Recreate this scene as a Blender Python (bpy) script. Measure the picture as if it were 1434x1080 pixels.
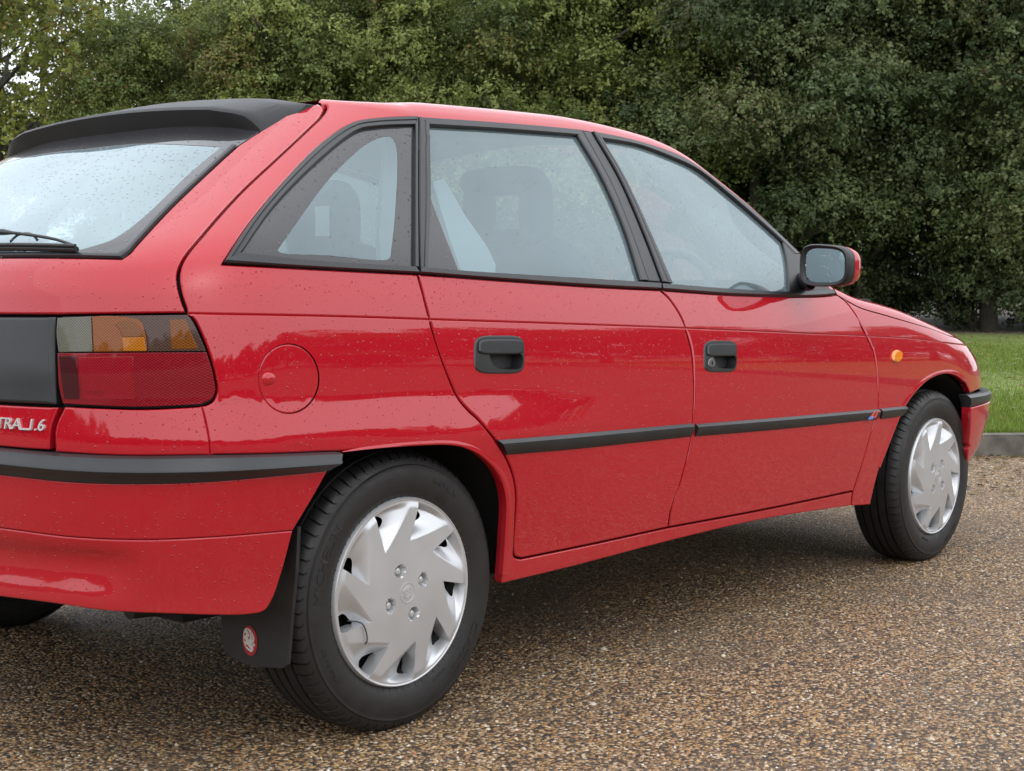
import bpy, bmesh, math, random
import numpy as np
from mathutils import Vector, Matrix, geometry

for o in list(bpy.data.objects): bpy.data.objects.remove(o)
random.seed(4); rng = np.random.default_rng(4)
scn = bpy.context.scene
COL = scn.collection
R_ = math.radians

# ------------------------------------------------------------------ camera
CAM = np.array([-2.1189, -2.8970, 0.8913]); YAW, PITCH, FPX = 0.706536, -0.0622705, 2061.69
PW, PH = 1434.0, 1080.0
fw = np.array([math.cos(YAW)*math.cos(PITCH), math.sin(YAW)*math.cos(PITCH), math.sin(PITCH)])
rt = np.cross(fw, [0, 0, 1.0]); rt /= np.linalg.norm(rt); up = np.cross(rt, fw)
CM = np.array([rt, up, fw])
cam = bpy.data.cameras.new('camera'); camo = bpy.data.objects.new('camera', cam); COL.objects.link(camo)
camo.matrix_world = Matrix(((rt[0], up[0], -fw[0], CAM[0]), (rt[1], up[1], -fw[1], CAM[1]), (rt[2], up[2], -fw[2], CAM[2]), (0, 0, 0, 1)))
cam.sensor_width = 36; cam.lens = 36*FPX/PW; cam.clip_end = 500; cam.clip_start = .05
cam.dof.use_dof = True; cam.dof.focus_distance = 3.6; cam.dof.aperture_fstop = 20.0
scn.camera = camo

# ------------------------------------------------------------------ overcast sky, soft sun, exposure
SUN_EL, SUN_AZ = 48.0, 250.0           # azimuth measured from +x towards +y
world = bpy.data.worlds.new('World'); scn.world = world; world.use_nodes = True
wn = world.node_tree.nodes; wl = world.node_tree.links; wn.clear()
sky = wn.new('ShaderNodeTexSky'); sky.sky_type = 'NISHITA'; sky.sun_disc = False
sky.sun_elevation = R_(SUN_EL); sky.sun_rotation = R_(90-SUN_AZ); sky.dust_density = 4.0; sky.air_density = 1.0
hsv = wn.new('ShaderNodeHueSaturation'); hsv.inputs['Saturation'].default_value = .12; hsv.inputs['Value'].default_value = 1.0
wl.new(sky.outputs[0], hsv.inputs['Color'])
mixs = wn.new('ShaderNodeMix'); mixs.data_type = 'RGBA'; mixs.inputs[0].default_value = .80
wl.new(hsv.outputs[0], mixs.inputs[6]); mixs.inputs[7].default_value = (8.3, 8.7, 9.3, 1)     # cloud layer
bg = wn.new('ShaderNodeBackground'); bg.inputs['Strength'].default_value = .12
wo = wn.new('ShaderNodeOutputWorld'); wl.new(mixs.outputs[2], bg.inputs['Color']); wl.new(bg.outputs[0], wo.inputs['Surface'])
sl = bpy.data.lights.new('sun', 'SUN'); sl.energy = .5; sl.angle = R_(160); sl.color = (1, .97, .92)
so = bpy.data.objects.new('sun', sl); COL.objects.link(so)
sd = Vector((math.cos(R_(SUN_AZ))*math.cos(R_(SUN_EL)), math.sin(R_(SUN_AZ))*math.cos(R_(SUN_EL)), math.sin(R_(SUN_EL))))
so.rotation_euler = sd.to_track_quat('Z', 'Y').to_euler(); so.location = sd*30
scn.view_settings.view_transform = 'Standard'; scn.view_settings.look = 'None'
scn.view_settings.exposure = 0.90; scn.view_settings.gamma = 1.0; scn.view_settings.use_curve_mapping = False
scn.render.engine = 'CYCLES'
scn.cycles.max_bounces = 10; scn.cycles.transparent_max_bounces = 24

# ------------------------------------------------------------------ material helpers
def nodes_of(m): return m.node_tree.nodes, m.node_tree.links
def mat(name, col, rough=.5, metal=0.0, coat=0.0, coat_rough=.03, spec=.5, var=.0, vscale=8.0, bump=0.0, bscale=60.0, emit=None, rvar=0.0):
    m = bpy.data.materials.new(name); m.use_nodes = True
    n, l = nodes_of(m); b = n['Principled BSDF']
    b.inputs['Base Color'].default_value = (*col, 1); b.inputs['Roughness'].default_value = rough
    b.inputs['Metallic'].default_value = metal; b.inputs['Coat Weight'].default_value = coat
    b.inputs['Coat Roughness'].default_value = coat_rough; b.inputs['Specular IOR Level'].default_value = spec
    tc = None
    if var or bump or rvar:
        tc = n.new('ShaderNodeTexCoord')
    if var or rvar:
        nz = n.new('ShaderNodeTexNoise'); nz.inputs['Scale'].default_value = vscale; nz.inputs['Detail'].default_value = 5
        l.new(tc.outputs['Object'], nz.inputs['Vector'])
    if var:
        mr = n.new('ShaderNodeMapRange'); mr.inputs[1].default_value = .3; mr.inputs[2].default_value = .7
        mr.inputs[3].default_value = 1-var; mr.inputs[4].default_value = 1+var; l.new(nz.outputs[0], mr.inputs[0])
        mx = n.new('ShaderNodeVectorMath'); mx.operation = 'SCALE'; mx.inputs[0].default_value = col; l.new(mr.outputs[0], mx.inputs['Scale'])
        l.new(mx.outputs[0], b.inputs['Base Color'])
    if rvar:
        mr2 = n.new('ShaderNodeMapRange'); mr2.inputs[1].default_value = .3; mr2.inputs[2].default_value = .7
        mr2.inputs[3].default_value = max(0, rough-rvar); mr2.inputs[4].default_value = rough+rvar; l.new(nz.outputs[0], mr2.inputs[0]); l.new(mr2.outputs[0], b.inputs['Roughness'])
    if bump:
        nb = n.new('ShaderNodeTexNoise'); nb.inputs['Scale'].default_value = bscale; nb.inputs['Detail'].default_value = 3
        l.new(tc.outputs['Object'], nb.inputs['Vector'])
        bp = n.new('ShaderNodeBump'); bp.inputs['Strength'].default_value = bump; bp.inputs['Distance'].default_value = .002
        l.new(nb.outputs[0], bp.inputs['Height']); l.new(bp.outputs[0], b.inputs['Normal'])
    return m

def add_drops(m, scale=110.0, thresh=.62, strength=.6, sockets=('Normal',), rad=.32):
    """rain beads: sparse voronoi caps as fine relief"""
    n, l = nodes_of(m); b = n['Principled BSDF']
    tc = n.new('ShaderNodeTexCoord')
    last = None
    for sc, th, rd in ((scale, thresh, rad), (scale*2.3, thresh+.06, rad*1.1)):
        v = n.new('ShaderNodeTexVoronoi'); v.inputs['Scale'].default_value = sc; l.new(tc.outputs['Object'], v.inputs['Vector'])
        mr = n.new('ShaderNodeMapRange'); mr.interpolation_type = 'SMOOTHSTEP'
        mr.inputs[1].default_value = rd; mr.inputs[2].default_value = rd*.35; mr.inputs[3].default_value = 0; mr.inputs[4].default_value = 1
        l.new(v.outputs['Distance'], mr.inputs[0])
        sx = n.new('ShaderNodeSeparateColor'); l.new(v.outputs['Color'], sx.inputs[0])
        gt = n.new('ShaderNodeMath'); gt.operation = 'GREATER_THAN'; gt.inputs[1].default_value = th; l.new(sx.outputs[0], gt.inputs[0])
        mu = n.new('ShaderNodeMath'); mu.operation = 'MULTIPLY'; l.new(mr.outputs[0], mu.inputs[0]); l.new(gt.outputs[0], mu.inputs[1])
        if last:
            mxx = n.new('ShaderNodeMath'); mxx.operation = 'MAXIMUM'; l.new(last.outputs[0], mxx.inputs[0]); l.new(mu.outputs[0], mxx.inputs[1]); last = mxx
        else: last = mu
    bp = n.new('ShaderNodeBump'); bp.inputs['Strength'].default_value = strength; bp.inputs['Distance'].default_value = .0018
    l.new(last.outputs[0], bp.inputs['Height'])
    for s in sockets: l.new(bp.outputs[0], b.inputs[s])
    return last

M = {}
M['paint'] = mat('red_paint', (.395, .0027, .0122), rough=.5, coat=1.0, coat_rough=.02, spec=.05)
M['paint'].node_tree.nodes['Principled BSDF'].inputs['Coat IOR'].default_value = 1.56
add_drops(M['paint'], 84, .50, .9, ('Normal', 'Coat Normal'), .17)
def add_dust(m, col, top=.62, bot=.22, amt=.11):
    """road film and dried splashes on the lower flanks"""
    n, l = nodes_of(m); b = n['Principled BSDF']; tc = n.new('ShaderNodeTexCoord'); sp = n.new('ShaderNodeSeparateXYZ'); l.new(tc.outputs['Object'], sp.inputs[0])
    mr = n.new('ShaderNodeMapRange'); mr.interpolation_type = 'SMOOTHSTEP'; mr.inputs[1].default_value = top; mr.inputs[2].default_value = bot; mr.inputs[3].default_value = .06; mr.inputs[4].default_value = 1; l.new(sp.outputs[2], mr.inputs[0])
    nz = n.new('ShaderNodeTexNoise'); nz.inputs['Scale'].default_value = 7; nz.inputs['Detail'].default_value = 8; nz.inputs['Roughness'].default_value = .7; l.new(tc.outputs['Object'], nz.inputs['Vector'])
    m2 = n.new('ShaderNodeMapRange'); m2.inputs[1].default_value = .35; m2.inputs[2].default_value = .75; m2.inputs[3].default_value = .1; m2.inputs[4].default_value = amt; l.new(nz.outputs[0], m2.inputs[0])
    v = n.new('ShaderNodeTexVoronoi'); v.inputs['Scale'].default_value = 170; l.new(tc.outputs['Object'], v.inputs['Vector'])
    m3 = n.new('ShaderNodeMapRange'); m3.inputs[1].default_value = .22; m3.inputs[2].default_value = .10; m3.inputs[3].default_value = 0; m3.inputs[4].default_value = .22; l.new(v.outputs['Distance'], m3.inputs[0])
    ad = n.new('ShaderNodeMath'); ad.operation = 'ADD'; l.new(m2.outputs[0], ad.inputs[0]); l.new(m3.outputs[0], ad.inputs[1])
    mu = n.new('ShaderNodeMath'); mu.operation = 'MULTIPLY'; l.new(mr.outputs[0], mu.inputs[0]); l.new(ad.outputs[0], mu.inputs[1])
    mx = n.new('ShaderNodeMix'); mx.data_type = 'RGBA'; l.new(mu.outputs[0], mx.inputs[0])
    if b.inputs['Base Color'].is_linked: l.new(b.inputs['Base Color'].links[0].from_socket, mx.inputs[6])
    else: mx.inputs[6].default_value = b.inputs['Base Color'].default_value
    mx.inputs[7].default_value = (*col, 1); l.new(mx.outputs[2], b.inputs['Base Color'])
    cw = n.new('ShaderNodeMapRange'); cw.inputs[1].default_value = 0; cw.inputs[2].default_value = .3; cw.inputs[3].default_value = 1; cw.inputs[4].default_value = .55; l.new(mu.outputs[0], cw.inputs[0])
    if b.inputs['Coat Weight'].default_value > .5: l.new(cw.outputs[0], b.inputs['Coat Weight'])
add_dust(M['paint'], (.20, .13, .10))
M['paint_in'] = mat('red_paint_inner', (.12, .004, .008), rough=.6)
M['black'] = mat('black_plastic', (.010, .0105, .012), rough=.45, var=.15, vscale=30, bump=.15, bscale=500)
M['trim'] = mat('grey_black_trim', (.016, .0165, .019), rough=.36, var=.15, vscale=20, bump=.1, bscale=400)
add_drops(M['trim'], 75, .6, .5, ('Normal',), .2)
M['spoiler'] = mat('spoiler_plastic', (.0095, .010, .0115), rough=.48, spec=.35, var=.15, vscale=20, bump=.12, bscale=500)
M['strip'] = mat('rub_strip_plastic', (.016, .018, .020), rough=.40, var=.18, vscale=14, bump=.12, bscale=600)
M['rubber_gap'] = mat('black_rubber', (.006, .006, .006), rough=.8)
M['liner'] = mat('wheel_arch_liner', (.008, .008, .008), rough=.9, var=.3, vscale=10)
M['under'] = mat('underbody_black', (.006, .006, .006), rough=.85)
M['frit'] = mat('black_glass_border', (.020, .019, .022), rough=.3, spec=.1, coat=1.0, coat_rough=.02)
add_drops(M['frit'], 75, .62, .9, ('Normal', 'Coat Normal'), .2)
M['seat'] = mat('grey_seat_fabric', (.05, .055, .062), rough=.95, var=.2, vscale=25, bump=.4, bscale=300)
M['dash'] = mat('dark_grey_plastic', (.035, .036, .04), rough=.6, bump=.2, bscale=400)
M['light_trim'] = mat('pale_grey_cabin_trim', (.32, .35, .36), rough=.8, var=.06, vscale=10)
M['alloy'] = mat('silver_trim_paint', (.53, .54, .555), rough=.36, metal=.60, coat=.35, coat_rough=.12, var=.05, vscale=9, rvar=.05)
M['bolt'] = mat('nut_cap_silver', (.55, .55, .54), rough=.4, metal=.6)
M['lock'] = mat('dull_lock_metal', (.16, .16, .16), rough=.4, metal=.7)
M['steel'] = mat('dark_steel', (.012, .012, .013), rough=.6, metal=.4)
M['chrome'] = mat('chrome', (.85, .86, .88), rough=.09, metal=1.0)
M['badge'] = mat('bright_badge_metal', (.80, .80, .80), rough=.22, metal=.55)
M['mirror'] = mat('mirror_silver', (.50, .55, .57), rough=.02, metal=1.0)
add_drops(M['mirror'], 60, .84, .6, ('Normal',), .24)
M['orange'] = mat('amber_lens', (.85, .24, .01), rough=.08, coat=1.0, coat_rough=.02)
M['exhaust'] = mat('exhaust_steel', (.03, .028, .026), rough=.55, metal=.6)

def tyre_mat():
    m = mat('tyre_rubber', (.0050, .0050, .0055), rough=.58, var=.3, vscale=26, bump=.18, bscale=240, rvar=.12)
    return m
M['tyre'] = tyre_mat()
add_dust(M['tyre'], (.045, .036, .028), 10.0, 9.0, .07)
M['tyre_text'] = mat('tyre_raised_rubber', (.013, .013, .0145), rough=.36)

def glass_mat(name, tint, haze, refl=1.6, dsc=80, dth=.75, drad=.19):
    """window glass: tinted, reflecting the sky, lightly fogged and wet"""
    m = bpy.data.materials.new(name); m.use_nodes = True
    n, l = nodes_of(m); n.remove(n['Principled BSDF']); out = n['Material Output']
    tc = n.new('ShaderNodeTexCoord')
    tr = n.new('ShaderNodeBsdfTransparent'); tr.inputs[0].default_value = (*tint, 1)
    gl = n.new('ShaderNodeBsdfGlossy'); gl.inputs['Roughness'].default_value = .02; gl.inputs['Color'].default_value = (.86, .96, 1, 1)
    df = n.new('ShaderNodeBsdfDiffuse'); df.inputs[0].default_value = (.52, .68, .73, 1)
    fr = n.new('ShaderNodeFresnel'); ge = n.new('ShaderNodeNewGeometry'); io = n.new('ShaderNodeMapRange'); io.inputs[3].default_value = refl; io.inputs[4].default_value = 1/refl
    l.new(ge.outputs['Backfacing'], io.inputs[0]); l.new(io.outputs[0], fr.inputs['IOR'])          # a thin pane: same mirror from both sides
    v = n.new('ShaderNodeTexVoronoi'); v.inputs['Scale'].default_value = dsc; l.new(tc.outputs['Object'], v.inputs['Vector'])
    mr = n.new('ShaderNodeMapRange'); mr.interpolation_type = 'SMOOTHSTEP'; mr.inputs[1].default_value = drad; mr.inputs[2].default_value = drad*.4
    mr.inputs[3].default_value = 0; mr.inputs[4].default_value = 1; l.new(v.outputs['Distance'], mr.inputs[0])
    sx = n.new('ShaderNodeSeparateColor'); l.new(v.outputs['Color'], sx.inputs[0])
    gt = n.new('ShaderNodeMath'); gt.operation = 'GREATER_THAN'; gt.inputs[1].default_value = dth; l.new(sx.outputs[0], gt.inputs[0])
    mu = n.new('ShaderNodeMath'); mu.operation = 'MULTIPLY'; l.new(mr.outputs[0], mu.inputs[0]); l.new(gt.outputs[0], mu.inputs[1])
    bp = n.new('ShaderNodeBump'); bp.inputs['Strength'].default_value = .8; bp.inputs['Distance'].default_value = .0012
    l.new(mu.outputs[0], bp.inputs['Height']); l.new(bp.outputs[0], gl.inputs['Normal'])
    nz = n.new('ShaderNodeTexNoise'); nz.inputs['Scale'].default_value = 3.0; nz.inputs['Detail'].default_value = 4; l.new(tc.outputs['Object'], nz.inputs['Vector'])
    hz = n.new('ShaderNodeMapRange'); hz.inputs[1].default_value = .3; hz.inputs[2].default_value = .7; hz.inputs[3].default_value = haze*.8; hz.inputs[4].default_value = haze*1.2
    l.new(nz.outputs[0], hz.inputs[0]); dm = n.new('ShaderNodeMath'); dm.operation = 'MULTIPLY_ADD'; dm.inputs[1].default_value = -.75; dm.inputs[2].default_value = 1.0; l.new(mu.outputs[0], dm.inputs[0])
    hm = n.new('ShaderNodeMath'); hm.operation = 'MULTIPLY'; l.new(hz.outputs[0], hm.inputs[0]); l.new(dm.outputs[0], hm.inputs[1]); hz = hm
    tl = n.new('ShaderNodeBsdfTranslucent'); tl.inputs[0].default_value = (.58, .70, .72, 1); m0 = n.new('ShaderNodeMixShader'); m0.inputs[0].default_value = .4; l.new(df.outputs[0], m0.inputs[1]); l.new(tl.outputs[0], m0.inputs[2])
    m1 = n.new('ShaderNodeMixShader'); l.new(hz.outputs[0], m1.inputs[0]); l.new(tr.outputs[0], m1.inputs[1]); l.new(m0.outputs[0], m1.inputs[2])
    m2 = n.new('ShaderNodeMixShader'); l.new(fr.outputs[0], m2.inputs[0]); l.new(m1.outputs[0], m2.inputs[1]); l.new(gl.outputs[0], m2.inputs[2])
    l.new(m2.outputs[0], out.inputs['Surface'])
    return m
M['glass'] = glass_mat('side_glass', (.72, .84, .88), .29, 1.70)
M['rear_glass'] = glass_mat('rear_glass', (.76, .84, .84), .50, 2.1, 88, .30, .27)
M['screen'] = glass_mat('windscreen_glass', (.80, .87, .86), .10, 1.6)

def lens_mat(name, col, spec=.7, gs=300.0):
    m = mat(name, col, rough=.3, coat=.6, coat_rough=.02, spec=.10)
    n, l = nodes_of(m); b = n['Principled BSDF']
    tc = n.new('ShaderNodeTexCoord'); hs = []
    for ax in (1, 2):
        sp = n.new('ShaderNodeSeparateXYZ'); l.new(tc.outputs['Object'], sp.inputs[0])
        mm = n.new('ShaderNodeMath'); mm.operation = 'MULTIPLY'; mm.inputs[1].default_value = 2*math.pi*gs/2; l.new(sp.outputs[ax], mm.inputs[0])
        sn = n.new('ShaderNodeMath'); sn.operation = 'SINE'; l.new(mm.outputs[0], sn.inputs[0]); hs.append(sn)
    ad = n.new('ShaderNodeMath'); ad.operation = 'MULTIPLY'; l.new(hs[0].outputs[0], ad.inputs[0]); l.new(hs[1].outputs[0], ad.inputs[1])
    bp = n.new('ShaderNodeBump'); bp.inputs['Strength'].default_value = .25; bp.inputs['Distance'].default_value = .002
    l.new(ad.outputs[0], bp.inputs['Height']); l.new(bp.outputs[0], b.inputs['Normal'])
    mr = n.new('ShaderNodeMapRange'); mr.inputs[1].default_value = -1; mr.inputs[2].default_value = 1; mr.inputs[3].default_value = .6; mr.inputs[4].default_value = 1.4
    l.new(ad.outputs[0], mr.inputs[0])
    mx = n.new('ShaderNodeVectorMath'); mx.operation = 'SCALE'; mx.inputs[0].default_value = col; l.new(mr.outputs[0], mx.inputs['Scale']); l.new(mx.outputs[0], b.inputs['Base Color'])
    return m
GS = 400.0
M['lens_red'] = lens_mat('red_lens', (.19, .0022, .009), gs=GS)
M['lens_dred'] = lens_mat('dark_red_lens', (.045, .002, .005), gs=GS)
M['lens_bred'] = lens_mat('bright_red_lens', (.23, .0026, .0105), gs=GS)
M['lens_amber'] = lens_mat('amber_smoked_lens', (.19, .052, .004), gs=GS)
M['lens_bamber'] = lens_mat('bright_amber_lens', (.34, .11, .005), gs=GS)
M['lens_mamber'] = lens_mat('amber_mid_lens', (.15, .045, .003), gs=GS)
M['lens_clear'] = lens_mat('clear_ribbed_lens', (.11, .11, .085), gs=GS)
M['lens_smoke'] = lens_mat('smoked_lens', (.060, .030, .022), gs=GS)

# ------------------------------------------------------------------ object helpers
def tag(o, label=None, cat=None, group=None, kind=None):
    if label: o['label'] = label
    if cat: o['category'] = cat
    if group: o['group'] = group
    if kind: o['kind'] = kind
    return o
def empty(name, loc=(0, 0, 0), parent=None):
    o = bpy.data.objects.new(name, None); COL.objects.link(o); o.location = loc; o.empty_display_size = .2
    if parent: o.parent = parent
    return o
def mesh_obj(name, V, F, m, parent=None, normals=None, smooth=True, angle=None, loc=None):
    me = bpy.data.meshes.new(name)
    me.from_pydata([tuple(map(float, v)) for v in V], [], [tuple(map(int, f)) for f in F])
    if m is not None: me.materials.append(m)
    me.polygons.foreach_set('use_smooth', [smooth]*len(me.polygons))
    me.update()
    if normals is not None:
        me.normals_split_custom_set_from_vertices([tuple(map(float, q)) for q in normals])
    elif angle is not None:
        me.set_sharp_from_angle(angle=R_(angle))
    o = bpy.data.objects.new(name, me); COL.objects.link(o)
    if parent: o.parent = parent
    if loc is not None: o.location = loc
    return o
class Geo:
    """collects verts, faces and normals of one mesh"""
    def __init__(s): s.V = []; s.F = []; s.N = []
    def add(s, V, F, N=None):
        b = len(s.V); s.V.extend([tuple(v) for v in V]); s.F.extend([tuple(int(i)+b for i in f) for f in F])
        if N is not None: s.N.extend([tuple(v) for v in N])
    def mirrored(s):
        g = Geo(); g.V = [(x, -y, z) for x, y, z in s.V]; g.F = [tuple(reversed(f)) for f in s.F]; g.N = [(x, -y, z) for x, y, z in s.N]; return g
    def join(s, g): s.add(g.V, g.F, g.N if g.N else None)
def emit(name, g, m, parent, sym='copy', angle=None, smooth=True, parent2=None):
    """sym: 'copy' = mirrored twin object, 'join' = both halves in one mesh, None = as it is"""
    if sym == 'join': g2 = g.mirrored(); g.join(g2)
    o = mesh_obj(name, g.V, g.F, m, parent, g.N if g.N else None, smooth, angle)
    if sym == 'copy':
        q = g.mirrored(); o2 = mesh_obj(name, q.V, q.F, m, parent2 or parent, q.N if q.N else None, smooth, angle)
        return o, o2
    return o, None
def box_geo(g, c, s, rot=None):
    c = np.array(c); h = np.array(s)/2
    V = np.array([[x, y, z] for x in (-1, 1) for y in (-1, 1) for z in (-1, 1)])*h
    if rot is not None: V = V@np.array(rot).T
    g.add(V+c, [(0, 1, 3, 2), (4, 6, 7, 5), (0, 4, 5, 1), (2, 3, 7, 6), (0, 2, 6, 4), (1, 5, 7, 3)])
def tube_geo(g, pts, r, seg=10, cap=True):
    P = [np.array(p, float) for p in pts]; n = len(P); rr = r if hasattr(r, '__len__') else [r]*n
    rings = []; prev = None
    for i in range(n):
        t = P[min(i+1, n-1)]-P[max(i-1, 0)]; t = t/np.linalg.norm(t)
        a = prev if prev is not None else (np.array([0, 0, 1.]) if abs(t[2]) < .9 else np.array([1., 0, 0]))
        a = a-t*np.dot(a, t); a /= np.linalg.norm(a); prev = a; b = np.cross(t, a)
        rings.append([P[i]+rr[i]*(math.cos(q)*a+math.sin(q)*b) for q in np.linspace(0, 2*math.pi, seg, endpoint=False)])
    V = [v for q in rings for v in q]; F = []
    for i in range(n-1):
        for j in range(seg):
            F.append((i*seg+j, i*seg+(j+1) % seg, (i+1)*seg+(j+1) % seg, (i+1)*seg+j))
    if cap: F.append(tuple(reversed(range(seg)))); F.append(tuple((n-1)*seg+j for j in range(seg)))
    g.add(V, F)
def grid_geo(g, P, flip=False, closed_u=False):
    """P: array [n][m] of points"""
    P = np.asarray(P); n, m = P.shape[:2]; F = []
    for i in range(n if closed_u else n-1):
        for j in range(m-1):
            a, b, c, d = i*m+j, ((i+1) % n)*m+j, ((i+1) % n)*m+j+1, i*m+j+1
            F.append((a, d, c, b) if flip else (a, b, c, d))
    g.add(P.reshape(-1, 3), F)

# ------------------------------------------------------------------ the car's body surface
# one smooth sheet S(u, z): u runs from the middle of the tail round the corner, along the flank and round the nose
def smooth_table(xs, kx, ky, win):
    y = np.interp(xs, kx, ky); k = max(1, int(win/(xs[1]-xs[0])))
    if k > 1:
        for _ in range(2):
            yp = np.concatenate([np.full(k, y[0]), y, np.full(k, y[-1])]); c = np.convolve(yp, np.ones(k)/k, 'same'); y = c[k:-k]
    return y
ZT = np.arange(.0, 1.6, .002)
TH = smooth_table(ZT, [.15, .20, .26, .31, .36, .50, .60, .66, .70, .74, .78, .815, .85, .88, .92, .96, 1.0, 1.1, 1.2, 1.28, 1.34, 1.40],
                  [-24, -14, -3, -5, -5, -3.5, -2.5, -1, .5, 2.5, 4.8, 8.5, 12.5, 17, 23, 27.5, 28.5, 29.5, 31, 33, 37, 45], .02)
WT = -np.concatenate([[0], np.cumsum(np.tan(np.radians((TH[1:]+TH[:-1])/2))*.002)]); WT += .841-np.interp(.70, ZT, WT)
HB = smooth_table(ZT, [.30, .545, .572, .650, .662], [0, .0160, .0160, .0, 0], .010)        # rear haunch
XRT = smooth_table(ZT, [.15, .30, .5, .62, .75, .90, .945, .985, 1.05, 1.2, 1.3, 1.4], [-.67, -.705, -.72, -.722, -.715, -.69, -.665, -.61, -.50, -.235, -.06, .11], .02)
XFT = smooth_table(ZT, [.15, .26, .36, .47, .55, .60, .66, .71, .75, .80, .9], [2.96, 3.12, 3.27, 3.345, 3.34, 3.32, 3.27, 3.19, 3.08, 2.90, 2.86], .02)       # nose
A_R, N_R, A_F, N_F = .42, 3.0, .75, 3.0
XFC0 = 3.30-A_F
def tb(t, z): return np.interp(z, ZT, t)
def sstep(a, b, x):
    t = np.clip((x-a)/(b-a), 0, 1); return t*t*(3-2*t)
def halfw(x, z):
    s = z+.0365*(x-1.04)
    w = tb(WT, s)+tb(HB, s)*(1-sstep(.15, .85, x))
    d = x-.9
    w = w-np.where(d < 0, .008*(d/1.3)**2, .016*(d/1.3)**2)-np.where(d > 0, .05*d*d, .012*d*d)*sstep(.90, 1.15, s)
    return w
XC_REF = -.72+A_R; LS = XFC0-XC_REF; UC = A_R*math.pi/2; UFE = LS+A_F*math.pi/2
def S(u, z):
    u = np.asarray(u, float); z = np.asarray(z, float)
    xr = tb(XRT, z); xc = xr+A_R; XFC = tb(XFT, z)-A_F
    fr = np.clip(-u/A_R, 0, math.pi/2); ff = np.clip((u-LS)/A_F, 0, math.pi/2)
    xs = xc+np.clip(u, 0, LS)*(XFC-xc)/LS
    rr = (np.sin(fr)**N_R+np.cos(fr)**N_R)**(-1/N_R); rf = (np.sin(ff)**N_F+np.cos(ff)**N_F)**(-1/N_F)
    x = xs-A_R*rr*np.sin(fr)+A_F*rf*np.sin(ff)
    y = -halfw(x, z)*rr*np.cos(fr)*rf*np.cos(ff)
    return np.stack([x, y, z+0*x], -1)
def SN(u, z):
    e = 1e-4
    du = S(np.minimum(u+e, UFE), z)-S(np.maximum(u-e, -UC), z); dz = S(u, z+e)-S(u, z-e)
    n = np.cross(du, dz); return n/np.linalg.norm(n, axis=-1, keepdims=True)
def proj(P):
    q = (np.asarray(P)-CAM)@CM.T; return np.stack([PW/2+FPX*q[..., 0]/q[..., 2], PH/2-FPX*q[..., 1]/q[..., 2]], -1)
_gu, _gz = np.meshgrid(np.linspace(-UC, LS+.85, 340), np.linspace(.16, 1.38, 200), indexing="ij")
_gu = _gu.ravel(); _gz = _gz.ravel(); _gp = S(_gu, _gz); _gn = SN(_gu, _gz)
_ok = (np.einsum('ij,ij->i', _gn, CAM-_gp) > .01) & ~((_gp[:, 0] > 2.05) & (_gz > .90)) & ~((_gp[:, 0] > 1.2) & (_gz > 1.32))
_gu = _gu[_ok]; _gz = _gz[_ok]; _gx = proj(_gp[_ok])
def inv(px, off=0.0):
    """pixels of the photograph -> points (u, z) on the body surface"""
    px = np.atleast_2d(np.asarray(px, float)); out = np.zeros_like(px)
    for i, p in enumerate(px):
        k = np.argmin(((_gx-p)**2).sum(1)); out[i] = _gu[k], _gz[k]
    Q = (lambda a, b: S(a, b)) if not off else (lambda a, b: S(a, b)+SN(a, b)*off)
    for _ in range(8):
        e = 1e-4; f0 = proj(Q(out[:, 0], out[:, 1])); fu = (proj(Q(out[:, 0]+e, out[:, 1]))-f0)/e; fz = (proj(Q(out[:, 0], out[:, 1]+e))-f0)/e
        r = px-f0; det = fu[:, 0]*fz[:, 1]-fu[:, 1]*fz[:, 0]
        det = np.where(np.abs(det) < 1e3, np.sign(det)*1e3+(det == 0)*1e3, det)
        du = (r[:, 0]*fz[:, 1]-r[:, 1]*fz[:, 0])/det; dz = (fu[:, 0]*r[:, 1]-fu[:, 1]*r[:, 0])/det
        out[:, 0] += np.clip(du, -.02, .02); out[:, 1] += np.clip(dz, -.02, .02)
        out[:, 0] = np.clip(out[:, 0], -UC, UFE)
    return out
def catmull(pts, step=5.0):
    P = np.asarray(pts, float)
    if len(P) == 2:
        n = max(2, int(np.linalg.norm(P[1]-P[0])/step)+1); t = np.linspace(0, 1, n)[:, None]; return P[0]*(1-t)+P[1]*t
    Q = np.vstack([2*P[0]-P[1], P, 2*P[-1]-P[-2]]); out = []
    for i in range(1, len(Q)-2):
        p0, p1, p2, p3 = Q[i-1:i+3]
        d1, d2, d3 = [max(np.linalg.norm(b-a)**.5, 1e-6) for a, b in ((p0, p1), (p1, p2), (p2, p3))]
        m1 = (p1-p0)/d1-(p2-p0)/(d1+d2)+(p2-p1)/d2; m2 = (p2-p1)/d2-(p3-p1)/(d2+d3)+(p3-p2)/d3
        m1 *= d2; m2 *= d2; n = max(2, int(np.linalg.norm(p2-p1)/step)+1)
        t = np.linspace(0, 1, n, endpoint=False)[:, None]
        out.append((2*t**3-3*t**2+1)*p1+(t**3-2*t**2+t)*m1+(-2*t**3+3*t**2)*p2+(t**3-t**2)*m2)
    out.append(P[-1:]); return np.vstack(out)
def pxpath(*segs, off=0.0):
    """joined smooth runs of photo pixels -> (u, z) polyline"""
    o = []
    for s in segs:
        c = catmull(s); o.append(c if not o else (c[1:] if np.allclose(c[0], o[-1][-1]) else c))
    return inv(np.vstack(o), off)
def uvcat(pts, step=.02): return catmull(pts, step)
def resample(P, n=None, step=None):
    P = np.asarray(P, float); d = np.concatenate([[0], np.cumsum(np.linalg.norm(np.diff(P, axis=0), axis=1))])
    if n is None: n = max(2, int(d[-1]/step)+1)
    t = np.linspace(0, d[-1], n); return np.stack([np.interp(t, d, P[:, k]) for k in range(P.shape[1])], 1)
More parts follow.
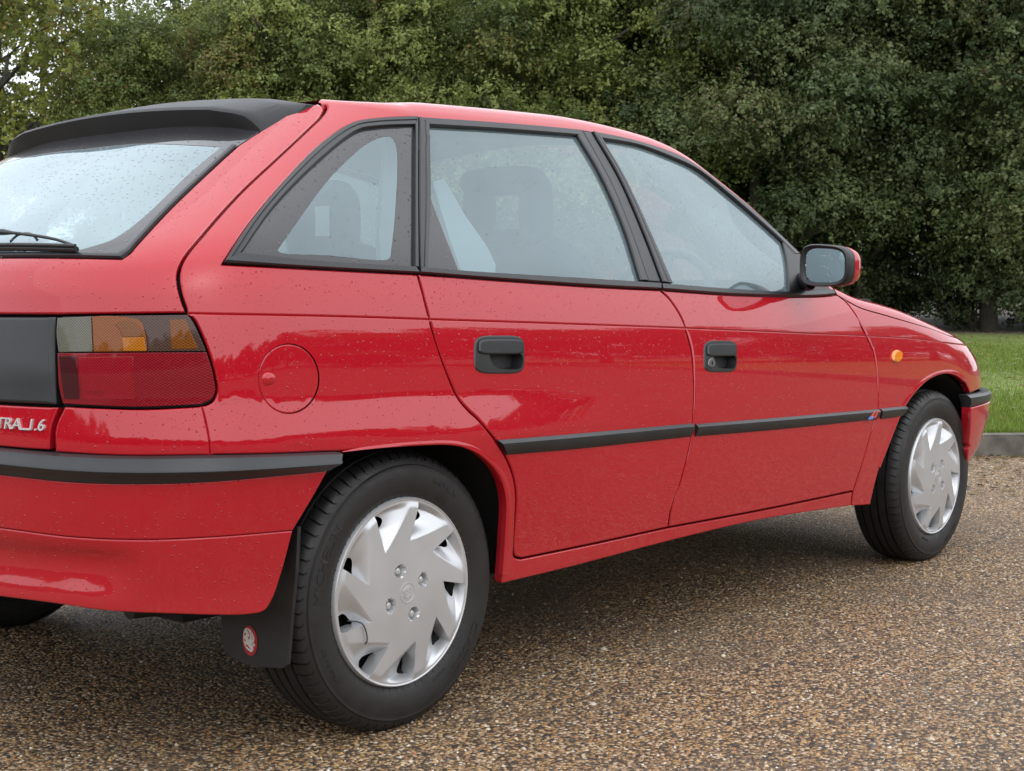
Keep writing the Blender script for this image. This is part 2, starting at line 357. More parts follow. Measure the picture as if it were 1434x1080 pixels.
def resample_keep(P, step):
    """close ring: subdivide long edges, drop too short ones, keep corners"""
    P = np.asarray(P, float); out = []
    n = len(P)
    for i in range(n):
        a, b = P[i], P[(i+1) % n]; L = np.linalg.norm(b-a)
        if out and np.linalg.norm(a-out[-1]) < step*.25 and i not in (0,): 
            pass
        else: out.append(a)
        k = int(L/step)
        for j in range(1, k+1):
            q = a+(b-a)*j/(k+1); out.append(q)
    if np.linalg.norm(out[0]-out[-1]) < step*.25: out.pop()
    return np.array(out)
def area(P): x, y = P[:, 0], P[:, 1]; return .5*np.sum(x*np.roll(y, -1)-y*np.roll(x, -1))
def ccw(P): return P if area(P) > 0 else P[::-1]
def inside(Q, P):
    Q = np.asarray(Q); r = np.zeros(len(Q), bool); n = len(P)
    for i in range(n):
        a, b = P[i], P[(i+1) % n]
        if a[1] == b[1]: continue
        c = ((a[1] > Q[:, 1]) != (b[1] > Q[:, 1])) & (Q[:, 0] < (b[0]-a[0])*(Q[:, 1]-a[1])/(b[1]-a[1])+a[0]); r ^= c
    return r
def offset(P, d):
    """move a CCW ring inwards by d (scalar or per vertex)"""
    n = len(P); e = np.roll(P, -1, 0)-P; e /= np.maximum(np.linalg.norm(e, axis=1, keepdims=True), 1e-9)
    nn = np.stack([-e[:, 1], e[:, 0]], 1); m = nn+np.roll(nn, 1, 0); L = np.linalg.norm(m, axis=1, keepdims=True); m = m/np.maximum(L, 1e-6)
    c = np.clip((m*nn).sum(1), .45, 1); return P+m*(np.asarray(d)/c)[:, None] if np.ndim(d) else P+m*(d/c)[:, None]
def panel_geo(poly, off=0.0, gap=.0018, roll=.0035, depth=.0028, wall=.014, step=.022, ring=.011, holes=(), groove=None, freeedge=None, surf=S, surfn=SN):
    g = Geo(); P = ccw(resample_keep(np.asarray(poly, float), ring))
    mid = (P[:, 0] <= -UC+1e-3)
    if freeedge is not None: mid |= freeedge(P)
    amt = np.where(mid, 0.0, 1.0)
    gp = np.full(len(P), gap)            # where two pieces of one panel meet in a shallow V groove there is no gap
    if groove is not None:
        
        for gq in (groove if isinstance(groove, list) else [groove]):
            gr = resample(gq, step=.004); gp[np.min(((P[:, None]-gr[None])**2).sum(2), 1) < .004**2] = .0002
    O = offset(P, gp*amt); I = offset(P, (gp+roll)*amt)
    O[mid] = P[mid]; I[mid] = P[mid]
    lo = I.min(0); hi = I.max(0)
    gx, gy = np.meshgrid(np.arange(lo[0]+step/2, hi[0], step), np.arange(lo[1]+step/2, hi[1], step), indexing='ij'); G = np.stack([gx.ravel(), gy.ravel()], 1)
    G = G[inside(G, I)] if len(G) else G
    rings = [O]+([I] if not mid.all() else []); HR = [resample_keep(np.asarray(h, float), ring) for h in holes]
    for R in [I]+HR:
        if len(G):
            d = np.min(((G[:, None, :]-R[None])**2).sum(2), 1); G = G[d > (step*.45)**2]
    for h in HR: G = G[~inside(G, h)] if len(G) else G
    keepI = ~mid
    verts = []; cls = []; edges = []
    bO = 0; verts += list(O); cls += [0]*len(O); edges += [(i, (i+1) % len(O)) for i in range(len(O))]
    idx = {}
    for i in range(len(I)):
        if keepI[i]: idx[i] = len(verts); verts.append(I[i]); cls.append(1)
        else: idx[i] = i
    for i in range(len(I)):
        a, b = idx[i], idx[(i+1) % len(I)]
        if a != b and not (a < len(O) and b < len(O)): edges.append((a, b))
    for h in HR:
        b0 = len(verts); verts += list(h); cls += [2]*len(h); edges += [(b0+i, b0+(i+1) % len(h)) for i in range(len(h))]
    verts += list(G); cls += [3]*len(G)
    v2, _, f2, ov, _, _ = geometry.delaunay_2d_cdt([Vector(v) for v in verts], edges, [], 0, 1e-7)
    v2 = np.array([tuple(v) for v in v2]); F = np.array([f for f in f2 if len(f) == 3])
    C = v2[F].mean(1); k = inside(C, O)
    for h in HR: k &= ~inside(C, h)
    F = F[k]
    A2 = v2[F]; ar = (A2[:, 1, 0]-A2[:, 0, 0])*(A2[:, 2, 1]-A2[:, 0, 1])-(A2[:, 1, 1]-A2[:, 0, 1])*(A2[:, 2, 0]-A2[:, 0, 0])
    F = F[np.abs(ar) > 1e-10]; ar = ar[np.abs(ar) > 1e-10]; F[ar < 0] = F[ar < 0][:, ::-1]
    vc = np.array([min([cls[j] for j in o]) if o else 3 for o in ov]); isO = vc == 0
    srcO = np.array([min(o) if o and min(o) < len(O) else -1 for o in ov])
    X = surf(v2[:, 0], v2[:, 1]); N = surfn(v2[:, 0], v2[:, 1])
    of = off(v2[:, 0], v2[:, 1]) if callable(off) else off
    X = X+N*(of[:, None] if np.ndim(of) else of)
    if callable(off):      # recompute normals for a shaped offset
        e = 5e-4
        def SO(u, z): return surf(u, z)+surfn(u, z)*off(u, z)[:, None]
        n2 = np.cross(SO(v2[:, 0]+e, v2[:, 1])-SO(v2[:, 0]-e, v2[:, 1]), SO(v2[:, 0], v2[:, 1]+e)-SO(v2[:, 0], v2[:, 1]-e)); okk = ~(v2[:, 0] <= -UC+1e-3)
        n2 /= np.linalg.norm(n2, axis=1, keepdims=True); N = np.where(okk[:, None], n2, N)
    # rolled rim
    NO = N.copy(); XO = X.copy()
    outw2 = O-offset(O, .002); outw2 /= np.maximum(np.linalg.norm(outw2, axis=1, keepdims=True), 1e-9)
    e = 1e-3; OD = np.zeros_like(X)
    for i in np.nonzero(isO)[0]:
        s = srcO[i]
        if s < 0 or mid[s]: continue
        d = surf(v2[i, 0]+outw2[s, 0]*e, v2[i, 1]+outw2[s, 1]*e)-surf(v2[i, 0], v2[i, 1]); d = d/max(np.linalg.norm(d), 1e-9); OD[i] = d
        XO[i] = X[i]-N[i]*depth; q = N[i]+1.3*d; NO[i] = q/np.linalg.norm(q)
    g.add(XO, F, NO)
    if wall:
        ordm = {}
        for i in np.nonzero(isO)[0]:
            if srcO[i] >= 0: ordm[srcO[i]] = i
        V = []; FN = []; NN = []
        for s in range(len(O)):
            t = (s+1) % len(O)
            if s not in ordm or t not in ordm or (mid[s] and mid[t]): continue
            a, b = ordm[s], ordm[t]; k = len(V)
            V += [XO[a], XO[b], XO[b]-N[b]*wall, XO[a]-N[a]*wall]; NN += [OD[a] if OD[a].any() else N[a], OD[b] if OD[b].any() else N[b]]+[OD[b] if OD[b].any() else N[b], OD[a] if OD[a].any() else N[a]]
            FN.append((k+3, k+2, k+1, k))
        g.add(V, FN, NN)
    return g
def ribbon_geo(A, B, prof, n=None, step=.012, closed=False, surf=S, surfn=SN, caps=True):
    """strip lying on the body between two (u, z) polylines with a raised cross-section [(v, height), ...]"""
    A = np.asarray(A); B = np.asarray(B)
    if n is None: n = max(4, int(max(np.linalg.norm(np.diff(A, axis=0), axis=1).sum(), np.linalg.norm(np.diff(B, axis=0), axis=1).sum())/step))
    A = resample(A, n); B = resample(B, n); rows = []
    for v, h in prof:
        Q = A*(1-v)+B*v; rows.append(surf(Q[:, 0], Q[:, 1])+surfn(Q[:, 0], Q[:, 1])*h)
    P = np.array(rows).transpose(1, 0, 2); g = Geo()
    grid_geo(g, P)
    # orientation
    f = g.F[len(g.F)//2]; a, b, c = [np.array(g.V[i]) for i in f[:3]]; q = A[n//2]; nn = surfn(q[0], q[1])
    flip = np.dot(np.cross(b-a, c-a), nn) < 0
    if caps:
        m = len(prof); g.F.append(tuple(range(m))); g.F.append(tuple(reversed(range((n-1)*m, n*m))))
    if flip: g.F = [tuple(reversed(t)) for t in g.F]
    return g
def rounded(h, lo=-.004, e=.06): return [(0, lo), (.0, h*.45), (e, h*.85), (2.2*e, h), (.5, h*1.04), (1-2.2*e, h), (1-e, h*.85), (1, h*.45), (1, lo)]
def strip_loft(rail, R, ang, nseg=9, surf=S, surfn=SN):
    """body edge that rolls away from the surface along a rail (cantrail, pillar, bonnet edge); returns points [n][seg]"""
    X = surf(rail[:, 0], rail[:, 1]); N = surfn(rail[:, 0], rail[:, 1])
    T = np.gradient(X, axis=0); T /= np.linalg.norm(T, axis=1, keepdims=True); B = np.cross(N, T); B *= np.sign(B[:, 2:3]+1e-9)
    R = np.broadcast_to(R, (len(rail),)); ang = np.broadcast_to(ang, (len(rail),)); out = []
    for k in range(nseg):
        a = ang*k/(nseg-1); out.append(X+(R*np.sin(a))[:, None]*B-(R*(1-np.cos(a)))[:, None]*N)
    return np.array(out).transpose(1, 0, 2)
def circle_px(cx, cy, rx, ry, n=40, p=2.0):
    t = np.linspace(0, 2*math.pi, n, endpoint=False); c, s = np.cos(t), np.sin(t)
    return np.stack([cx+rx*np.sign(c)*np.abs(c)**(2/p), cy+ry*np.sign(s)*np.abs(s)**(2/p)], 1)

# ================================================================== THE CAR
car = empty('red_hatchback', (0, 0, 0))
tag(car, 'red five-door hatchback car, wet with rain, black spoiler, parked on the gravel', 'car')
def on_plane_x(px, X):
    out = []
    for x, y in px:
        d = np.array([(x-PW/2)/FPX, -(y-PH/2)/FPX, 1.0])@CM; t = (X-CAM[0])/d[0]; out.append(CAM+t*d)
    return np.array(out)

# ---- lines of the body read from the photograph
TG_EDGE = [(446, 143.5), (456, 149), (451, 161), (432, 180), (385, 224), (335, 271), (284.5, 327.5), (256, 364), (249.4, 384.4), (252.7, 411), (262, 439)]
LAMP_T = [(83, 441.5), (180, 440.5), (262, 439.5)]
LAMP_R = [(262, 439.5), (270, 448), (288, 487), (299.6, 524), (303, 547), (298, 560.7), (283, 569)]
LAMP_B = [(283, 569), (201, 572.5), (140, 571), (86, 568)]
LAMP_L = [(86, 568), (80, 540), (80, 480), (83, 441.5)]
CRE1 = [(262, 439), (480, 443.5), (602, 447.5)]
CRE2 = [(602, 447.5), (800, 454), (961, 459.7)]
CRE3 = [(961, 459.7), (1107, 466), (1214.5, 470.6)]
CRE4 = [(1214.5, 470.6), (1255, 472.8), (1293, 476), (1322, 480)]
RD_UP = [(585, 383), (592.5, 410), (600, 440), (602, 447.5)]
RD_LO = [(602, 447.5), (605.6, 461), (616.7, 495.8), (628, 526.5), (641.8, 557), (655.8, 574), (672.5, 590), (703.4, 630.3), (719, 665.4), (723.7, 697), (722, 730), (720, 755), (719, 768)]
RD_C = [(719, 768), (722, 780), (731, 782.6)]
RD_BOT = [(731, 782.6), (836, 761), (936.6, 739)]
BG_UP = [(924, 405.5), (937, 417.7), (951.5, 439), (961, 459.7)]
BG_LO = [(961, 459.7), (969.3, 492), (972.4, 534), (970.5, 595), (967, 622), (953, 677), (939.7, 716), (936.6, 739)]
FD_BOT = [(936.6, 739), (1070.5, 714), (1195, 688)]
FD_UP = [(1172, 412.5), (1182, 420), (1198, 440), (1214.5, 470.6)]
FD_LO = [(1214.5, 470.6), (1224.5, 494), (1229, 528), (1229.8, 574), (1224.5, 590.6), (1212, 634.6), (1202.5, 665), (1195, 688)]
BELT1 = [(313, 368.5), (450.6, 376), (585, 383)]
BELT2 = [(585, 383), (820, 400), (924, 405.5)]
BELT3 = [(924, 405.5), (1025, 412.5), (1142, 414.8), (1172, 412.5)]
Q_OUT = [(313, 368.5), (350, 313), (400, 253), (450.6, 201.5), (493, 174), (526, 167.6), (583, 164)]
RAIL_C = [(583, 164), (566, 159.5), (530, 152.5), (490, 147.5), (446, 143.5)]
ARCH_R = [(702, 819), (706, 763), (707.8, 697.7), (697.6, 665), (673, 638.7), (651, 627.5), (630, 623.5), (588, 624), (525.5, 628.4), (479, 633)]
SILL_B = [(1192, 709), (1070, 728), (953, 755), (797, 796), (702, 819)]
STRIP_T = [(479, 633), (380, 637), (295, 638.5)]
ARCH_F = [(1219, 707), (1232, 655.6), (1245, 622), (1267, 570), (1286, 544.4), (1304, 529.6), (1323, 523.3), (1338, 526), (1352.5, 537), (1359, 551)]
BONN = [(1172, 412.5), (1204, 430), (1240, 441), (1267, 449), (1300, 459), (1328, 469.5)]
TOPL = [(583, 164), (671, 170), (760, 177), (811, 182), (878, 195), (937, 212.7), (966, 227), (1010, 259.6), (1054, 294.7), (1092, 330), (1119, 356), (1146, 387), (1168, 410)]
GAP = .0024
rv = lambda s: s[::-1]
c1, c2, c3, c4 = [pxpath(s) for s in (CRE1, CRE2, CRE3, CRE4)]

# ---- rear quarter with sill
g = panel_geo(pxpath(CRE1, rv(RD_UP), rv(BELT1), Q_OUT, RAIL_C, TG_EDGE), gap=GAP, groove=c1, freeedge=lambda P: np.min(((P[:, None]-resample(pxpath(RAIL_C), step=.004)[None])**2).sum(2), 1) < .004**2)
fc = circle_px(404.4, 530.5, 43, 49.5, 48); fhole = inv(fc)
g.join(panel_geo(pxpath(CRE1, RD_LO, RD_C, RD_BOT, FD_BOT, [(1195, 688), (1192, 709)], SILL_B, ARCH_R, STRIP_T, [(295, 638.5), (292, 610), (283, 569)], rv(LAMP_R)), gap=GAP, groove=[c1, pxpath([(295, 638.5), (292, 610), (283, 569)])], holes=[fhole], wall=.02))
sk, skL = emit('rear_quarter_panel', g, M['paint'], car)
z_lo = inv([(72, 631)])[0, 1]
g = panel_geo(pxpath([(283, 569), (292, 610), (295, 638.5)], [(295, 638.5), (167, 639), (75, 634)], [(75, 634), (75, 600), (88, 569)], [(88, 569), (140, 571.5), (201, 573), (283, 569)]), gap=.0014, groove=pxpath([(283, 569), (292, 610), (295, 638.5)]))
emit('lamp_valance_panel', g, M['paint'], car)
# fuel flap
g = panel_geo(fhole, gap=.0010, roll=.003)
ff, ffL = emit('fuel_flap', g, M['paint'], car, sym=None)
nuv = inv([(374, 531)])[0]; g = Geo(); n0 = SN(*nuv); X0 = S(*nuv)
T0 = np.array([1., 0, 0]); T0 -= n0*T0.dot(n0); T0 /= np.linalg.norm(T0); B0 = np.cross(n0, T0)
P = [[X0+n0*(-.003+.0065*math.sin(a))+(T0*.021*math.cos(b)*(1.0 if math.cos(b) > 0 else .6)+B0*.0135*math.sin(b))*math.cos(a) for a in np.linspace(0, math.pi/2, 6)] for b in np.linspace(0, 2*math.pi, 24, endpoint=False)]
grid_geo(g, P, closed_u=True); emit('finger_grip', g, M['paint'], ff, sym=None)
g = Geo(); Pd = np.array([S(fhole[:, 0], fhole[:, 1])-SN(fhole[:, 0], fhole[:, 1])*.012])[0]; ctr = Pd.mean(0)
g.add(list(Pd)+[ctr], [(i, (i+1) % len(Pd), len(Pd)) for i in range(len(Pd))]); emit('flap_recess', g, M['rubber_gap'], ff, sym=None)

# ---- doors
def handle_holes(x0, y0, x1, y1): return inv(circle_px((x0+x1)/2, (y0+y1)/2, (x1-x0)/2-1.5, (y1-y0)/2-1.5, 40, 4.5))
HR = (663.5, 470, 734.5, 523.7); HF = (985, 477, 1032, 521.6)
def uvx(P): return inv(P)
g = panel_geo(pxpath(CRE2, rv(BG_UP), rv(BELT2), RD_UP), gap=GAP, groove=c2)
g.join(panel_geo(pxpath(CRE2, BG_LO, rv(RD_BOT), rv(RD_C), rv(RD_LO)), gap=GAP, groove=c2, holes=[handle_holes(*HR)]))
rd, rdL = emit('rear_door', g, M['paint'], car)
g = panel_geo(pxpath(CRE3, rv(FD_UP), rv(BELT3), BG_UP), gap=GAP, groove=c3)
g.join(panel_geo(pxpath(CRE3, FD_LO, rv(FD_BOT), rv(BG_LO)), gap=GAP, groove=c3, holes=[handle_holes(*HF)]))
fd, fdL = emit('front_door', g, M['paint'], car)
rd['label'] = 'red rear door with black grab handle'; fd['label'] = 'red front door with key lock in its black handle'

def handle(hb, door, doorL, lock):
    x0, y0, x1, y1 = hb; w, h = x1-x0, y1-y0
    out = circle_px((x0+x1)/2, (y0+y1)/2, w/2, h/2, 48, 4.5)
    cav = np.array([(x0+.28*w, y0+.50*h), (x0+.92*w, y0+.50*h), (x0+.92*w, y0+.80*h), (x0+.87*w, y0+.87*h), (x0+.52*w, y0+.87*h), (x0+.42*w, y0+.83*h), (x0+.34*w, y0+.72*h)])
    cavs = catmull(np.vstack([cav, cav[:1]]), 3)[:-1]
    g = panel_geo(inv(out), off=.0035, gap=0, roll=.004, depth=.0035, wall=.01, step=.008, ring=.005, holes=[ccw(inv(cavs))])
    # bowl behind the lever
    C = resample_keep(inv(cavs), .004); ring0 = S(C[:, 0], C[:, 1])+SN(C[:, 0], C[:, 1])*.0036; c2_ = C.mean(0)+(C-C.mean(0))*.86
    ring1 = S(c2_[:, 0], c2_[:, 1])-SN(c2_[:, 0], c2_[:, 1])*.022; n = len(C)
    gb = Geo(); gb.add(list(ring0)+list(ring1)+[ring1.mean(0)], [(i, n+i, n+(i+1) % n, (i+1) % n) for i in range(n)]+[(n+i, 2*n, n+(i+1) % n) for i in range(n)])
    if area(C) > 0: gb.F = [tuple(reversed(f)) for f in gb.F]
    p1, p2 = emit('door_handle', g, M['strip'], door, parent2=doorL)
    emit('handle_bowl', gb, M['black'], door, parent2=doorL, angle=40)
    lev = circle_px(x0+.5*w, y0+.295*h, .44*w, .195*h, 40, 5)
    gl = panel_geo(inv(lev), off=.009, gap=0, roll=.004, depth=.003, wall=.010, step=.01, ring=.006)
    emit('handle_lever', gl, M['strip'], door, parent2=doorL)
    if lock:
        cpx = (x0+.21*w, y0+.70*h); gl = panel_geo(inv(circle_px(*cpx, 5.0, 6.5, 24)), off=.006, gap=0, roll=.002, depth=.002, wall=.006, step=.004, ring=.003)
        emit('key_lock', gl, M['lock'], door, parent2=doorL)
        gs = panel_geo(inv(circle_px(*cpx, 1.0, 3.0, 16)), off=.0066, gap=0, roll=.0003, depth=.0002, wall=.001, step=.004, ring=.002)
        emit('key_slot', gs, M['rubber_gap'], door, parent2=doorL)
handle(HR, rd, rdL, False); handle(HF, fd, fdL, True)

# ---- rub strips
def strip(A, B, door, doorL, h=.011, name='rub_strip'):
    g = ribbon_geo(pxpath(A), pxpath(B), [(0, -.003), (0, .003), (.12, h*.78), (.20, h), (.30, h*1.02), (.60, h*.80), (.92, h*.38), (1, .001), (1, -.003)]); return emit(name, g, M['strip'], door, parent2=doorL, angle=28)
strip([(696, 616.5), (800, 608), (968, 593)], [(709, 637), (800, 629.5), (966.5, 611.5)], rd, rdL)
fs, fsL = strip([(973, 594), (1100, 584), (1229.5, 573)], [(972.5, 611.5), (1100, 600.5), (1227.5, 587.3)], fd, fdL)

# ---- front wing
uvT = pxpath(BONN); uT = uvT[-1, 0]
nose_top = uvcat([uvT[-1], (LS+.42, .727), (LS+.52, .700)]); NU = LS+.52
wing_up = np.vstack([pxpath(CRE4), uvcat([inv([CRE4[-1]])[0], (LS+.30, .724), (LS+.36, .726)])[1:], ])
FRONT_E = uvcat([(NU, .700), (NU+.02, .64), (NU, .558)])
wl_lo = np.vstack([pxpath(rv(FD_UP), ), ])
g = panel_geo(np.vstack([pxpath(CRE4)[::1], nose_top[::-1], pxpath(rv(BONN), FD_UP)]), gap=.0018, groove=c4)
low = np.vstack([pxpath(rv(CRE4))[:-1], pxpath(FD_LO), inv([(1195, 689), (1192, 709)]), pxpath([(1192, 709), (1206, 708.5), (1219, 707)], ARCH_F), uvcat([inv([(1359, 551)])[0], (LS+.3, .553), (NU, .558)])[1:], FRONT_E[::-1][1:], nose_top[::-1][1:len(nose_top)//2+2]])
# the lower piece reaches up to the crease; its front top corner meets the bonnet line
low = np.vstack([pxpath(rv(CRE4)), pxpath(FD_LO)[1:], pxpath([(1195, 688), (1192, 709)], [(1192, 709), (1206, 708.5), (1219, 707)], ARCH_F)[1:], uvcat([inv([(1359, 551)])[0], (LS+.3, .553), (NU, .558)])[1:], FRONT_E[::-1][1:]])
g.join(panel_geo(low, gap=.0018, groove=np.vstack([c4, [(NU, .700)]]), wall=.02))
wg, wgL = emit('front_wing', g, M['paint'], car)
strip([(1231.5, 572.5), (1250, 570.5), (1268.5, 569)], [(1232.5, 587), (1250, 585), (1262.5, 583)], wg, wgL)
g = panel_geo(inv(circle_px(1255, 499, 6.6, 8.8, 40)), off=.010, gap=0, roll=.005, depth=.008, wall=.004, step=.003, ring=.002)
emit('side_indicator', g, M['orange'], wg, parent2=wgL)
# coloured flash on the front door strip
for px, m in (([(1213, 586), (1219, 576), (1222, 575.6), (1216.5, 585.6)], 'flash_red'), ([(1219, 585.3), (1224, 575.4), (1228, 575), (1227.6, 576.6), (1225, 577), (1221.5, 585)], 'flash_red'), ([(1211, 587.3), (1213, 583), (1216.5, 582.8), (1219, 582.5), (1217, 586.3)], 'flash_blue')):
    if m not in M: M[m] = mat(m, (.55, .05, .04) if m == 'flash_red' else (.10, .22, .60), rough=.3, coat=.6)
    g = panel_geo(ccw(inv(px)), off=.0128 if m == 'flash_blue' else .0122, gap=0, roll=.0003, depth=.0003, wall=.002, step=.01, ring=.004); emit('strip_flash', g, M[m], fd, parent2=fdL)

# ---- tail lamps
def lens(name, m, px, parent, pL, off=.003): return emit(name, panel_geo(ccw(pxpath(*px)), off=lambda u, z: off-.003+.085*(z-.690), gap=.0001, roll=.0008, depth=.0004, wall=.01, step=.02), m, parent, parent2=pL)
g = panel_geo(pxpath(LAMP_T, LAMP_R, LAMP_B, LAMP_L), off=-.004, gap=.001, wall=.02)
tl, tlL = emit('tail_lamp', g, M['rubber_gap'], car)
tl['label'] = 'wraparound tail lamp with clear, amber and red lenses'
lens('reversing_lens', M['lens_clear'], ([(87, 447), (133, 445)], [(133, 445), (133, 493.5)], [(133, 493.5), (86, 494)], [(86, 494), (84.5, 470), (87, 447)]), tl, tlL)
lens('indicator_lens', M['lens_amber'], ([(134, 445), (165, 444.5), (199, 450), (206, 470), (207.5, 493)], [(207.5, 493), (134, 493.5)], [(134, 493.5), (134, 445)]), tl, tlL)
lens('indicator_lens', M['lens_bamber'], ([(175, 492.6), (174, 474)], [(174, 474), (204, 473.5)], [(204, 473.5), (207, 492.4)], [(207, 492.4), (175, 492.6)]), tl, tlL, .0038)
lens('indicator_lens', M['lens_mamber'], ([(174, 473.4), (170, 462), (165, 457), (176, 450.5), (192, 452), (201, 461), (204, 473)], [(204, 473), (174, 473.4)]), tl, tlL, .0034)
lens('outer_lens', M['lens_smoke'], ([(134.5, 444.6), (262, 443)], [(262, 443), (268, 450), (284, 485), (287, 492.3)], [(287, 492.3), (208, 493)], [(208, 493), (206, 468), (199, 450)], [(199, 450), (165, 444.4), (134.5, 444.6)]), tl, tlL)
lens('outer_amber_lens', M['lens_mamber'], ([(238, 449.5), (260, 449)], [(260, 449), (271, 476), (277, 489)], [(277, 489), (241, 490)], [(241, 490), (239, 470), (238, 449.5)]), tl, tlL, .0034)
lens('red_lens', M['lens_red'], ([(84.5, 495.5), (287.8, 494)], [(287.8, 494), (298, 527), (301, 547), (296, 558.5), (281, 566)], [(281, 566), (201, 569.5), (140, 568), (88, 565)], [(88, 565), (84, 540), (84.5, 495.5)]), tl, tlL)
lens('fog_lens', M['lens_dred'], ([(85.5, 499), (110, 499)], [(110, 499), (113, 560)], [(113, 560), (90, 559)], [(90, 559), (85.5, 499)]), tl, tlL, .0034)
lens('brake_lens', M['lens_bred'], ([(113, 501), (188, 500)], [(188, 500), (189, 560)], [(189, 560), (116, 559)], [(116, 559), (113, 501)]), tl, tlL, .0034)

# ---- tailgate
def mid(z, z2=None): return np.array([(-UC, z)])
GL_R = [(331, 203.7), (301, 230.5), (234, 294), (187.4, 344), (178, 355), (170, 360.3)]
GL_B = [(170, 360.3), (110, 359), (50, 358.3), (1, 358.5)]
zgb = inv([(1, 358.5)])[0, 1]; zlt = inv([(83, 441.5)])[0, 1]; zlb = inv([(86, 569)])[0, 1]
SP_E = [(446, 143.5), (412, 153.5), (385, 170), (355, 188), (331, 203.7)]
g = panel_geo(np.vstack([pxpath(TG_EDGE, rv(LAMP_T)), uvcat([inv([(83, 441.5)])[0], (-UC*.8, zlt-.001), (-UC, zlt-.001)])[1:], uvcat([(-UC, zgb+.004), (-UC*.85, zgb+.002), inv([(1, 358.5)])[0]]), pxpath(rv(GL_B), rv(GL_R), rv(SP_E))[1:]]), gap=GAP)
tg, _ = emit('tailgate', g, M['paint'], car, sym='join')
tg['label'] = 'red tailgate wrapped around the rear window'
zb1 = inv([(40, 629)])[0, 1]
lowr = np.vstack([pxpath([(84, 569.5), (73, 600), (71, 632)], [(71, 632), (36, 630), (1, 627)]), [(-UC, inv([(1, 627)])[0, 1]), (-UC, zlb)]])
emit('tailgate_lower_skin', panel_geo(lowr, gap=GAP), M['paint'], tg, sym='join')
lampl = np.vstack([pxpath([(78, 443), (77.5, 500), (79, 567.5)]), [(-UC, zlb+.003), (-UC, zlt-.006)]])
emit('plate_panel', panel_geo(lampl, off=.002, gap=.0012, roll=.006, depth=.005), M['strip'], tg, sym='join')
# rear window
GI = [(308, 204.5), (268, 237), (201, 300.7), (178, 319), (154, 334), (130, 342), (110.5, 347.6)]
zi = inv([(60, 351)])[0, 1]; ztop = inv([(308, 204.5)])[0, 1]; zt2 = inv([(167, 206)])[0, 1]; ztt = inv([(20, 226)])[0, 1]
utop = inv([(331, 203.7)])[0]
clear = np.vstack([pxpath(GI), uvcat([inv([(110.5, 347.6)])[0], inv([(50, 350.5)])[0], (-UC*.86, zi+.002), (-UC, zi+.003)])[1:], uvcat([(-UC, zt2+.008), (-UC*.8, zt2+.006), inv([(308, 204.5)])[0]])])
frit = np.vstack([pxpath(GI), uvcat([inv([(110.5, 347.6)])[0], inv([(50, 350.5)])[0], (-UC*.86, zi+.002), (-UC, zi+.003)])[1:], uvcat([(-UC, zgb+.004), (-UC*.85, zgb+.002), inv([(1, 358.5)])[0]]), pxpath(rv(GL_B), rv(GL_R))[1:],
                  uvcat([utop, (utop[0]+.0, utop[1]+.055), (-UC*.8, utop[1]+.09), (-UC, utop[1]+.095)])[1:], uvcat([(-UC, zt2+.008), (-UC*.8, zt2+.006), inv([(308, 204.5)])[0]])[:-1]])
rw, _ = emit('rear_window_border', panel_geo(frit, off=-.003, gap=.0005, roll=.001, depth=.0005, wall=.004), M['frit'], tg, sym='join')
emit('rear_window', panel_geo(clear, off=-.0036, gap=-.0012, roll=.001, depth=0, wall=0), M['rear_glass'], tg, sym='join')
sealA = pxpath(GL_R, GL_B); sealB = pxpath([(324, 203.5), (296, 229), (229, 292), (183, 341), (174, 351), (166, 355)], [(166, 355), (110, 354), (50, 353.3), (1, 353.5)])
emit('window_seal', ribbon_geo(sealA, sealB, [(0, -.002), (.1, .002), (.5, .003), (.9, .002), (1, -.003)]), M['trim'], tg, angle=40)

# ---- spoiler: lofted wing standing on two legs
ys = np.concatenate([np.linspace(0, .36, 9), [.40, .43, .455, .472, .485, .495, .503]]); rows = []
for y in ys:
    e = max(0, (y-.36)/.143); dz = -.024*max(0, y/.36)**2*.6-.012*e-.05*max(0, e-.55)**2*4.0
    xt = -.150+.02*(y/.5)**2+.03*e*e; zt = 1.302+dz
    fz = inv([(446, 143.5)])[0]
    # section: front root on the roof, over the top, trailing edge, back face, underside to the window
    xf = .115-.055*(y/.5)**2; zf = 1.343-.045*(y/.5)**2-.004*e
    leg = sstep(.30, .95, np.array(e))
    sec = [(xf, zf-.02), (xf, zf), (xf-.05, zf+.001), ((xf+xt)/2, (zf+zt)/2+.010), (xt+.025, zt+.004), (xt+.006, zt-.001), (xt, zt-.007), (xt+.004, zt-.016-.03*leg),
           (xt+.022, zt-.056-.020*leg), (xt+.075, zt-.070+.006*(1-leg)-.010*leg), (xt+.13, zt-.050-.005*leg), (xf-.005, zf-.03)]
    rows.append([(x, -y, z) for x, z in sec])
g = Geo(); grid_geo(g, np.array(rows), flip=True); g.F.append(tuple((len(ys)-1)*12+i for i in range(12)))
spo, _ = emit('spoiler', g, M['spoiler'], tg, sym='join', angle=50)
spo['label'] = 'black roof spoiler above the rear window'

